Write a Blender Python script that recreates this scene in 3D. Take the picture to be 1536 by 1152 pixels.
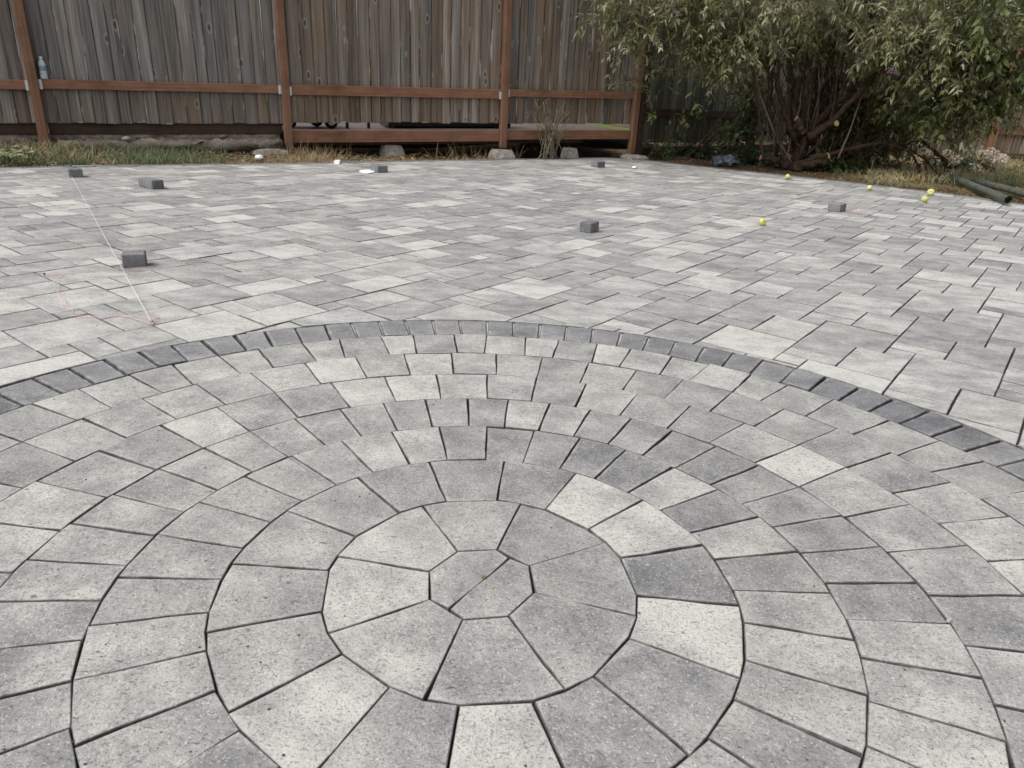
import bpy, math, random
import numpy as np
from mathutils import Vector, Matrix

for o in list(bpy.data.objects): bpy.data.objects.remove(o)
SC = bpy.context.scene
COL = SC.collection
RNG = random.Random(11)
NP = np.random.default_rng(5)

# ------------------------------------------------------------------ camera
FPX, PITCH, ROLL = 1073.018, .39351, .04949       # focal length in photo pixels, tilt, roll
UNIT = .0794                                      # paving module, metres
CH = UNIT / .11065                                # camera height
def cam_axes():
    c, s = math.cos(ROLL), math.sin(ROLL)
    r0 = Vector((1, 0, 0)); u0 = Vector((0, math.sin(PITCH), math.cos(PITCH))); f0 = Vector((0, math.cos(PITCH), -math.sin(PITCH)))
    return c*r0 + s*u0, -s*r0 + c*u0, f0
cam = bpy.data.objects.new('camera', bpy.data.cameras.new('camera'))
COL.objects.link(cam)
ax_r, ax_u, ax_f = cam_axes()
M = Matrix.Identity(4)
for i in range(3):
    M[i][0], M[i][1], M[i][2] = ax_r[i], ax_u[i], -ax_f[i]
M[2][3] = CH
cam.matrix_world = M
cam.data.sensor_width = 36; cam.data.sensor_fit = 'HORIZONTAL'
cam.data.lens = FPX / 1536 * 36
cam.data.clip_start = .02; cam.data.clip_end = 600
SC.camera = cam
SC.render.resolution_x, SC.render.resolution_y = 1024, 768

# ------------------------------------------------------------------ sky, sun, exposure
SUN_EL, SUN_AZ = math.radians(52), math.radians(-115)     # soft high light from the upper left
world = bpy.data.worlds.new('World'); SC.world = world; world.use_nodes = True
wn = world.node_tree; wn.nodes.clear()
sky = wn.nodes.new('ShaderNodeTexSky'); sky.sky_type = 'NISHITA'; sky.sun_disc = False
sky.sun_elevation = SUN_EL; sky.sun_rotation = SUN_AZ
sky.air_density = 1.0; sky.dust_density = 4.0; sky.ozone_density = 1.0
hs = wn.nodes.new('ShaderNodeHueSaturation'); hs.inputs['Saturation'].default_value = .22
bg = wn.nodes.new('ShaderNodeBackground'); bg.inputs['Strength'].default_value = .12
wo = wn.nodes.new('ShaderNodeOutputWorld')
wn.links.new(sky.outputs[0], hs.inputs['Color']); wn.links.new(hs.outputs[0], bg.inputs[0]); wn.links.new(bg.outputs[0], wo.inputs[0])
sl = bpy.data.lights.new('sun', 'SUN'); sl.energy = 1.3; sl.angle = math.radians(35); sl.color = (1, .97, .93)
sun = bpy.data.objects.new('sun', sl); COL.objects.link(sun)
sd = Vector((math.sin(SUN_AZ)*math.cos(SUN_EL), math.cos(SUN_AZ)*math.cos(SUN_EL), math.sin(SUN_EL)))
sun.rotation_euler = sd.to_track_quat('Z', 'Y').to_euler()
SC.view_settings.view_transform = 'Standard'; SC.view_settings.look = 'None'
SC.view_settings.gamma = 1; SC.view_settings.exposure = 0.76
SC.render.engine = 'CYCLES'

# ------------------------------------------------------------------ photo pixel -> place
def ray(x, y):
    return (ax_r*((x-768)/FPX) - ax_u*((y-576)/FPX) + ax_f)
EYE = Vector((0, 0, CH))
def gnd(x, y, z=0.0):
    d = ray(x, y); return EYE + d*((z-CH)/d.z)
def at(x, y, Y):
    d = ray(x, y); return EYE + d*(Y/d.y)
def proj(p):
    v = Vector(p) - EYE; z = v.dot(ax_f)
    return 768 + FPX*v.dot(ax_r)/z, 576 - FPX*v.dot(ax_u)/z, z

# ------------------------------------------------------------------ object helpers
def mesh_obj(name, verts, faces, mat=None, parent=None, origin=None, smooth=False, attrs=None):
    me = bpy.data.meshes.new(name)
    if origin is not None:
        o = Vector(origin); verts = [(v[0]-o[0], v[1]-o[1], v[2]-o[2]) for v in verts]
    me.from_pydata([tuple(v) for v in verts], [], [tuple(f) for f in faces])
    if attrs:
        for k, vals in attrs.items():
            a = me.attributes.new(k, 'FLOAT', 'POINT'); a.data.foreach_set('value', np.asarray(vals, 'f'))
    if smooth: me.polygons.foreach_set('use_smooth', [True]*len(me.polygons))
    if mat: me.materials.append(mat)
    ob = bpy.data.objects.new(name, me); COL.objects.link(ob)
    if origin is not None: ob.location = origin
    if parent: set_parent(ob, parent)
    return ob
def set_parent(ob, parent):
    ob.parent = parent
    ob.matrix_parent_inverse = parent_world(parent).inverted()
def parent_world(o):
    m = Matrix.LocRotScale(o.location, o.rotation_euler, o.scale)
    if o.parent: m = parent_world(o.parent) @ o.matrix_parent_inverse @ m
    return m
def empty(name, loc=(0, 0, 0)):
    o = bpy.data.objects.new(name, None); COL.objects.link(o); o.location = loc; o.empty_display_size = .1
    return o
def tag(o, label=None, cat=None, group=None, kind=None):
    if label: o['label'] = label
    if cat: o['category'] = cat
    if group: o['group'] = group
    if kind: o['kind'] = kind
    return o
class MB:
    def __init__(s): s.v = []; s.f = []
    def add(s, v, f):
        n = len(s.v); s.v += [tuple(p) for p in v]; s.f += [tuple(i+n for i in q) for q in f]; return s
    def box(s, lo, hi, fr=None, bev=0.0):
        x0, y0, z0 = lo; x1, y1, z1 = hi
        if bev <= 0:
            v = [(x, y, z) for z in (z0, z1) for y in (y0, y1) for x in (x0, x1)]
            f = [(0, 2, 3, 1), (4, 5, 7, 6), (0, 1, 5, 4), (1, 3, 7, 5), (3, 2, 6, 7), (2, 0, 4, 6)]
        else:
            b = bev; v = []; f = []
            def ring(z, i):
                return [(x0+i, y0+b, z), (x0+b, y0+i, z), (x1-b, y0+i, z), (x1-i, y0+b, z), (x1-i, y1-b, z), (x1-b, y1-i, z), (x0+b, y1-i, z), (x0+i, y1-b, z)]
            v = ring(z0, b) + ring(z0+b, 0) + ring(z1-b, 0) + ring(z1, b)
            f = [tuple(range(7, -1, -1)), tuple(range(24, 32))]
            for k in range(3):
                for i in range(8): j = (i+1) % 8; f.append((k*8+i, k*8+j, k*8+8+j, k*8+8+i))
        if fr: v = [fr(*p) for p in v]
        return s.add(v, f)
    def tube(s, pts, rad, n=7, cap=True):
        pts = [Vector(p) for p in pts]
        if not isinstance(rad, (list, tuple)): rad = [rad]*len(pts)
        v = []; f = []; nx = None
        for i, p in enumerate(pts):
            t = (pts[min(i+1, len(pts)-1)] - pts[max(i-1, 0)]).normalized()
            if nx is None:
                nx = t.orthogonal().normalized()
            nx = (nx - t*nx.dot(t)).normalized(); ny = t.cross(nx)
            for k in range(n):
                a = 2*math.pi*k/n; v.append(p + (nx*math.cos(a) + ny*math.sin(a))*rad[i])
        for i in range(len(pts)-1):
            for k in range(n):
                j = (k+1) % n; f.append((i*n+k, i*n+j, i*n+n+j, i*n+n+k))
        if cap:
            f.append(tuple(range(n-1, -1, -1))); f.append(tuple(range((len(pts)-1)*n, len(pts)*n)))
        return s.add(v, f)
    def lathe(s, prof, n=12, fr=None):
        v = []; f = []
        for r, z in prof:
            for k in range(n): a = 2*math.pi*k/n; v.append((r*math.cos(a), r*math.sin(a), z))
        for i in range(len(prof)-1):
            for k in range(n): j = (k+1) % n; f.append((i*n+k, i*n+j, i*n+n+j, i*n+n+k))
        f.append(tuple(range(n-1, -1, -1))); f.append(tuple(range((len(prof)-1)*n, len(prof)*n)))
        if fr: v = [fr(*p) for p in v]
        return s.add(v, f)
    def build(s, name, mat, parent=None, origin=None, smooth=False):
        return mesh_obj(name, s.v, s.f, mat, parent, origin, smooth)
def catmull(pts, n=4):
    pts = [Vector(p) for p in pts]; out = []
    P = [2*pts[0]-pts[1]] + pts + [2*pts[-1]-pts[-2]]
    for i in range(1, len(P)-2):
        for k in range(n):
            t = k/n; a, b, c, d = P[i-1], P[i], P[i+1], P[i+2]
            out.append(.5*((2*b) + (c-a)*t + (2*a-5*b+4*c-d)*t*t + (3*b-a-3*c+d)*t**3))
    out.append(pts[-1]); return out

# ------------------------------------------------------------------ materials
class NT:
    def __init__(s, name, rough=.8, spec=.3):
        s.m = bpy.data.materials.new(name); s.m.use_nodes = True; s.t = s.m.node_tree
        s.b = s.t.nodes['Principled BSDF']; s.b.inputs['Roughness'].default_value = rough
        s.b.inputs['Specular IOR Level'].default_value = spec
        s.out = s.t.nodes['Material Output']
    def n(s, typ, **kw):
        x = s.t.nodes.new(typ)
        for k, v in kw.items(): setattr(x, k, v)
        return x
    def l(s, a, b): s.t.links.new(a, b)
    def val(s, sock, v):
        if isinstance(v, bpy.types.NodeSocket): s.l(v, sock)
        else: sock.default_value = v
    def math(s, op, a, b=0.0, clamp=False):
        x = s.n('ShaderNodeMath', operation=op, use_clamp=clamp); s.val(x.inputs[0], a); s.val(x.inputs[1], b); return x.outputs[0]
    def vmath(s, op, a, b):
        x = s.n('ShaderNodeVectorMath', operation=op); s.val(x.inputs[0], a); s.val(x.inputs[1], b); return x.outputs[0]
    def mix(s, fac, a, b, mode='MIX'):
        x = s.n('ShaderNodeMix', data_type='RGBA', blend_type=mode); s.val(x.inputs[0], fac); s.val(x.inputs[6], a if not isinstance(a, tuple) else (*a, 1)[:4]); s.val(x.inputs[7], b if not isinstance(b, tuple) else (*b, 1)[:4]); return x.outputs[2]
    def noise(s, vec, scale, detail=3, rough=.55, dist=0.0):
        x = s.n('ShaderNodeTexNoise'); s.val(x.inputs['Scale'], scale); x.inputs['Detail'].default_value = detail; x.inputs['Roughness'].default_value = rough; x.inputs['Distortion'].default_value = dist
        if vec is not None: s.l(vec, x.inputs['Vector'])
        return x.outputs['Fac']
    def ramp(s, fac, stops):
        x = s.n('ShaderNodeValToRGB'); e = x.color_ramp.elements
        while len(e) < len(stops): e.new(.5)
        for i, (p, c) in enumerate(stops):
            e[i].position = p; e[i].color = (*c, 1) if isinstance(c, tuple) else (c, c, c, 1)
        s.val(x.inputs[0], fac); return x.outputs[0]
    def rng(s, v, a, b, c=0.0, d=1.0):
        x = s.n('ShaderNodeMapRange'); s.val(x.inputs[0], v)
        for i, q in enumerate((a, b, c, d)): x.inputs[i+1].default_value = q
        return x.outputs[0]
    def attr(s, name):
        x = s.n('ShaderNodeAttribute', attribute_name=name); return x.outputs['Fac']
    def mapping(s, vec, rot=(0, 0, 0), scale=(1, 1, 1)):
        x = s.n('ShaderNodeMapping'); s.l(vec, x.inputs[0]); x.inputs['Rotation'].default_value = rot; x.inputs['Scale'].default_value = scale; return x.outputs[0]
    def bump(s, h, strength, dist):
        x = s.n('ShaderNodeBump'); x.inputs['Strength'].default_value = strength; x.inputs['Distance'].default_value = dist
        s.l(h, x.inputs['Height']); s.l(x.outputs[0], s.b.inputs['Normal'])
    def color(s, c): s.val(s.b.inputs['Base Color'], c if not isinstance(c, tuple) else (*c, 1)); return s
    def pos(s): return s.n('ShaderNodeNewGeometry').outputs['Position']
    def objc(s): return s.n('ShaderNodeTexCoord').outputs['Object']
    def rand(s): return s.n('ShaderNodeObjectInfo').outputs['Random']
    def comb(s, x, y, z):
        c = s.n('ShaderNodeCombineXYZ'); s.val(c.inputs[0], x); s.val(c.inputs[1], y); s.val(c.inputs[2], z); return c.outputs[0]
FIELD_ROT = -.64995
def paver_material(name, dark, light, streak, speck=1.0):
    m = NT(name, .82, .15)
    tone, seed = m.attr('tone'), m.attr('seed')
    off = m.comb(m.math('MULTIPLY', seed, 61.7), m.math('MULTIPLY', seed, 23.1), m.math('MULTIPLY', seed, 7.3))
    p = m.vmath('ADD', m.pos(), off)
    # broad blend of the two concrete colours inside one paver, drawn out along the casting direction
    q = m.mapping(p, (0, 0, -FIELD_ROT), (1, streak, 1))
    blend = m.noise(q, 8, 4, .65)
    blend = m.rng(blend, .32, .68, -.32, .32)
    fine = m.noise(p, 70, 4, .7)
    fine = m.rng(fine, .3, .7, -.13, .13)
    t = m.math('ADD', m.math('ADD', tone, blend), fine, True)
    col = m.ramp(t, [(0, dark), (.5, tuple((a*.56+b*.44) for a, b in zip(dark, light))), (1, light)])
    # warm dusty film
    film = m.rng(m.noise(m.pos(), 3.2, 3, .6), .5, .75, 0, .35)
    col = m.mix(film, col, (.40, .38, .33))
    # pits and pale grains of the aggregate
    # small dark pits, pale grains, and larger drawn-out scuffs in the face
    sp = m.noise(p, 230, 4, .8)
    col = m.mix(m.rng(sp, .36, .47, .75*speck, 0), col, tuple(.5*a for a in dark))
    gr = m.noise(m.vmath('ADD', p, (5, 3, 1)), 250, 3, .7)
    col = m.mix(m.rng(gr, .56, .68, 0, .55*speck), col, (.64, .63, .60))
    big = m.noise(m.mapping(m.vmath('ADD', p, (2, 9, 4)), (0, 0, .25), (1, 1.7, 1)), 75, 5, .8)
    col = m.mix(m.rng(big, .57, .67, 0, .75*speck), col, tuple(.55*a for a in dark))
    chip = m.noise(m.mapping(m.vmath('ADD', p, (7, 1, 3)), (0, 0, .2), (1, 2.2, 1)), 42, 3, .6)
    col = m.mix(m.rng(chip, .68, .73, 0, .7*speck), col, tuple(.45*a for a in dark))
    wear = m.math('MULTIPLY', m.rng(m.attr('edge'), 0, 1), m.rng(m.noise(p, 38, 4, .7), .46, .66, 0, .5))
    col = m.mix(wear, col, (.50, .49, .46))
    dirt = m.math('MULTIPLY', m.rng(m.attr('edge'), 1.0, 1.8), m.rng(m.noise(p, 30, 3, .6), .3, .6, .45, .85))
    col = m.mix(dirt, col, tuple(.28*a for a in dark))
    m.color(col)
    h = m.math('ADD', m.math('MULTIPLY', sp, .7), m.math('MULTIPLY', fine, 1.6))
    h = m.math('ADD', h, m.math('MULTIPLY', big, -.4))
    m.bump(h, .75, .005)
    m.b.inputs['Roughness'].default_value = .85
    return m.m
MAT = {}
MAT['paver'] = paver_material('concrete_paver', (.158, .158, .162), (.51, .497, .458), 1.0)
MAT['paver_field'] = paver_material('streaked_concrete_paver', (.168, .168, .171), (.51, .500, .468), 1.7, .8)
MAT['paver_dark'] = paver_material('charcoal_paver', (.108, .109, .116), (.29, .292, .298), 2.0, .7)
def simple(name, col, rough=.7, spec=.3, nscale=20, amt=.25, bump=.3, bdist=.004):
    m = NT(name, rough, spec); p = m.objc()
    a = m.noise(p, nscale, 5, .65)
    c = m.mix(m.rng(a, .3, .7), tuple(x*(1-amt) for x in col), tuple(min(1, x*(1+amt)) for x in col))
    m.color(c)
    if bump: m.bump(a, bump, bdist)
    return m.m
# joint bed
m = NT('joint_sand_bed', .95, .1); p = m.pos(); a = m.noise(p, 160, 4, .7)
m.color(m.mix(a, (.02, .02, .02), (.085, .08, .07))); m.bump(a, .6, .004); MAT['bed'] = m.m
MAT['sand'] = simple('pale_joint_sand', (.37, .36, .32), .95, .1, 220, .3)
# ground: soil with straw and dead leaf litter
m = NT('soil', .95, .1); p = m.pos()
a = m.noise(p, 1.3, 4, .6); b = m.noise(p, 38, 5, .7); c = m.noise(m.mapping(p, (0, 0, .5), (30, 160, 30)), 1, 3, .6)
col = m.ramp(b, [(.25, (.022, .016, .011)), (.5, (.065, .046, .031)), (.75, (.15, .11, .07))])
straw = m.math('MULTIPLY', m.rng(c, .5, .62), m.rng(a, .42, .6))
col = m.mix(straw, col, (.36, .27, .15))
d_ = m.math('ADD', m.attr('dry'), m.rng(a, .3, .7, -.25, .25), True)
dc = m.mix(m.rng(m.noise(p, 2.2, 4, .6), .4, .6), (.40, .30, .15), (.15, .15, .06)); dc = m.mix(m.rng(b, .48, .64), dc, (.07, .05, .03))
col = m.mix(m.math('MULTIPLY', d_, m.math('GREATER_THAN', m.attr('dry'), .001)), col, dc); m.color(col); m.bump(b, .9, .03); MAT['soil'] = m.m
# lawn beyond the fence and dry grass on the right
m = NT('lawn', .9, .1); p = m.pos(); a = m.noise(p, 1.6, 4, .6); b = m.noise(p, 60, 4, .7)
col = m.mix(m.rng(a, .35, .65), (.10, .16, .04), (.22, .24, .08)); col = m.mix(m.rng(b, .4, .6), col, (.05, .08, .02)); m.color(col); m.bump(b, .8, .03); MAT['lawn'] = m.m
m = NT('dry_grass_ground', .95, .1); p = m.pos(); a = m.noise(p, 2.2, 4, .6); b = m.noise(p, 50, 5, .7)
col = m.mix(m.rng(a, .4, .6), (.36, .27, .13), (.13, .13, .05)); col = m.mix(m.rng(b, .45, .62), col, (.06, .045, .025)); m.color(col); m.bump(b, .9, .03); MAT['drygrass'] = m.m
def weathered(name, grey, brown, scale=1.0, stain=.5):
    """weathered fence wood, grain along local z; obj.color = (tone, warmth, seed)"""
    m = NT(name, .88, .15); oi = m.n('ShaderNodeObjectInfo'); sep = m.n('ShaderNodeSeparateColor'); m.l(oi.outputs['Color'], sep.inputs[0])
    tone, warm, seed = sep.outputs[0], sep.outputs[1], sep.outputs[2]
    oc = m.objc(); off = m.comb(m.math('MULTIPLY', seed, 31), m.math('MULTIPLY', seed, 17), m.math('MULTIPLY', seed, 53))
    p = m.vmath('ADD', oc, off)
    warp = m.noise(m.mapping(p, scale=(5, 5, 1.6)), 1, 2, .5)
    pw = m.vmath('ADD', p, m.comb(m.math('MULTIPLY', warp, .035), 0, 0))
    grain = m.noise(m.mapping(pw, scale=(110, 110, 2.2)), 1, 5, .65)
    band = m.noise(m.mapping(pw, scale=(15, 15, .6)), 1, 4, .6)
    blot = m.noise(m.mapping(p, scale=(7, 7, 2.0)), 1, 4, .6)
    sz = m.n('ShaderNodeSeparateXYZ'); m.l(oc, sz.inputs[0])
    warm = m.math('ADD', warm, m.rng(sz.outputs[2], .22, .27, .4, 0))
    mixf = m.math('ADD', warm, m.rng(blot, .3, .7, -.35, .35), True)
    base = m.mix(mixf, grey, brown)
    t = m.math('ADD', m.math('ADD', m.rng(grain, .3, .7, -.7, .7), m.rng(band, .32, .68, -.8, .8)), m.rng(tone, 0, 1, -.95, .95))
    base = m.mix(m.rng(t, -1.3, .1, .88, 0), base, tuple(.26*a for a in grey))
    base = m.mix(m.rng(t, .3, 1.5, 0, .85), base, tuple(min(1, 1.9*a+.02) for a in grey))
    # knots
    vo = m.n('ShaderNodeTexVoronoi', feature='F1'); m.l(m.mapping(p, scale=(11, .001, 5.2)), vo.inputs['Vector']); vo.inputs['Scale'].default_value = 1
    wn_ = m.n('ShaderNodeSeparateColor'); m.l(vo.outputs['Color'], wn_.inputs[0])
    on = m.math('GREATER_THAN', wn_.outputs[0], .72)
    d = vo.outputs['Distance']
    kn = m.math('MULTIPLY', m.rng(d, .06, .17, .9, 0), on); base = m.mix(kn, base, tuple(.35*a for a in brown))
    ringk = m.math('MULTIPLY', m.math('MULTIPLY', m.rng(d, .15, .2), m.rng(d, .2, .28, 1, 0)), on)
    base = m.mix(m.math('MULTIPLY', ringk, .5), base, tuple(min(1, 1.9*a) for a in grey))
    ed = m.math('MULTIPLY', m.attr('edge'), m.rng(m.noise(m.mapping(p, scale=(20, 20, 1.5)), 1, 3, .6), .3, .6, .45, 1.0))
    base = m.mix(m.math('MULTIPLY', m.math('POWER', ed, 1.6), .85), base, tuple(.16*a for a in grey))  # seam shade and dirt between boards, painted along the board edges
    pale = m.math('MULTIPLY', m.rng(m.attr('edge'), .25, .6, 0, 1), m.rng(m.noise(m.mapping(p, scale=(14, 14, 3)), 1, 3, .6), .58, .66, 0, .7))
    base = m.mix(pale, base, (.5, .47, .43))
    m.color(base)
    m.bump(m.math('ADD', m.math('ADD', grain, band), m.math('MULTIPLY', kn, -.6)), .6, .006)
    return m.m
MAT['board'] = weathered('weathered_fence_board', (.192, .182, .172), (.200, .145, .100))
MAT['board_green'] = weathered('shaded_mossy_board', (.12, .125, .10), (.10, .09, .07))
def stained(name, a, b, axis):
    m = NT(name, .72, .25); sc = [60, 60, 60]; sc[axis] = 2.0; p = m.objc()
    g = m.noise(m.mapping(p, scale=tuple(sc)), 1, 5, .65); bl = m.noise(p, 3.5, 4, .6)
    c = m.mix(m.rng(g, .35, .65), a, b); c = m.mix(m.rng(bl, .45, .75, 0, .65), c, tuple(x*.45 for x in a))
    w = m.noise(p, 23, 3, .7); c = m.mix(m.rng(w, .68, .76, 0, .5), c, (.34, .25, .19))
    m.color(c); m.bump(g, .35, .003); return m.m
MAT['stain_v'] = stained('stained_post_wood', (.15, .078, .046), (.25, .135, .085), 2)
MAT['stain_h'] = stained('stained_rail_wood', (.17, .084, .048), (.27, .14, .088), 0)
MAT['dark_wood'] = stained('dark_beam_wood', (.035, .022, .015), (.075, .045, .03), 0)
MAT['deck'] = stained('deck_wood', (.075, .055, .047), (.13, .10, .09), 0)
MAT['zinc'] = simple('pale_bracket_metal', (.62, .63, .62), .45, .5, 60, .15, 0)
m = NT('rough_concrete', .95, .15); p = m.objc(); a = m.noise(p, 9, 6, .7); b = m.noise(p, 60, 4, .7)
c = m.ramp(a, [(.3, (.06, .05, .04)), (.5, (.21, .18, .145)), (.7, (.33, .29, .24))]); c = m.mix(m.rng(b, .5, .65, 0, .6), c, (.07, .06, .05)); m.color(c); m.bump(m.math('ADD', a, b), .9, .03); MAT['concrete'] = m.m
MAT['pier'] = simple('grey_pier_concrete', (.27, .25, .215), .95, .15, 26, .4, .6, .01)
MAT['bark'] = simple('bark', (.055, .037, .026), .95, .1, 30, .55, .9, .02)
MAT['bark_red'] = simple('peeling_red_bark', (.075, .050, .037), .95, .1, 30, .5, .9, .02)
MAT['twig'] = simple('dry_twig', (.17, .125, .088), .9, .1, 30, .4, .5, .004)
MAT['grey_twig'] = simple('grey_green_twig', (.165, .150, .105), .9, .1, 30, .4, .5, .004)
MAT['cut'] = simple('sawn_wood_end', (.50, .33, .17), .8, .2, 40, .2)
MAT['black'] = simple('black_metal', (.012, .012, .014), .4, .5, 20, .2, 0)
MAT['tyre'] = simple('black_rubber', (.016, .016, .016), .85, .2, 30, .2)
MAT['pipe'] = simple('dirty_black_pipe', (.075, .085, .07), .6, .35, 25, .6, .3, .003)
MAT['white'] = simple('white_paper', (.82, .82, .80), .8, .2, 30, .05)
MAT['string_white'] = simple('white_string', (.66, .58, .56), .9, .1, 200, .15, 0)
MAT['string_pink'] = simple('pink_string', (.72, .40, .42), .9, .1, 200, .2, 0)
MAT['steel'] = simple('dark_nail_steel', (.05, .045, .04), .5, .5, 50, .3, 0)
m = NT('apple_skin', .42, .4); p = m.objc(); a = m.noise(p, 22, 4, .6); b = m.noise(p, 150, 2, .5)
c = m.mix(m.rng(a, .35, .65), (.42, .42, .13), (.56, .53, .24)); c = m.mix(m.rng(b, .66, .72, 0, .6), c, (.25, .17, .07)); m.color(c); MAT['apple'] = m.m
def leafmat(name, dk, md, lt, under, rough=.6, trans=.25):
    m = NT(name, rough, .3); t = m.attr('tone')
    c = m.ramp(t, [(0, dk), (.55, md), (1, lt)])
    geo = m.n('ShaderNodeNewGeometry'); c2 = m.mix(geo.outputs['Backfacing'], c, m.mix(.5, c, under)); m.color(c2)
    tr = m.n('ShaderNodeBsdfTranslucent'); m.l(c2, tr.inputs[0])
    ms = m.n('ShaderNodeMixShader'); ms.inputs[0].default_value = trans
    m.l(m.b.outputs[0], ms.inputs[1]); m.l(tr.outputs[0], ms.inputs[2]); m.l(ms.outputs[0], m.out.inputs[0]); return m.m
MAT['leaf_silver'] = leafmat('grey_green_leaf', (.058, .062, .020), (.165, .172, .066), (.50, .51, .34), (.34, .35, .23), .5, .45)
MAT['leaf_dark'] = leafmat('dark_green_leaf', (.028, .044, .016), (.055, .085, .03), (.11, .15, .06), (.10, .12, .06), .6, .3)
MAT['leaf_bright'] = leafmat('fresh_green_leaf', (.055, .072, .022), (.115, .145, .048), (.26, .29, .13), (.17, .19, .10), .6, .35)
MAT['grass'] = leafmat('green_grass', (.06, .085, .04), (.12, .16, .075), (.28, .28, .16), (.15, .18, .09))
MAT['straw'] = leafmat('dry_straw', (.20, .14, .07), (.40, .30, .17), (.62, .50, .33), (.45, .36, .22))
MAT['petal'] = leafmat('cream_petal', (.45, .32, .20), (.74, .62, .47), (.88, .82, .70), (.7, .6, .48), .8)
MAT['litter'] = leafmat('dead_leaf', (.07, .045, .025), (.16, .10, .055), (.30, .20, .11), (.2, .14, .08))

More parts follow.
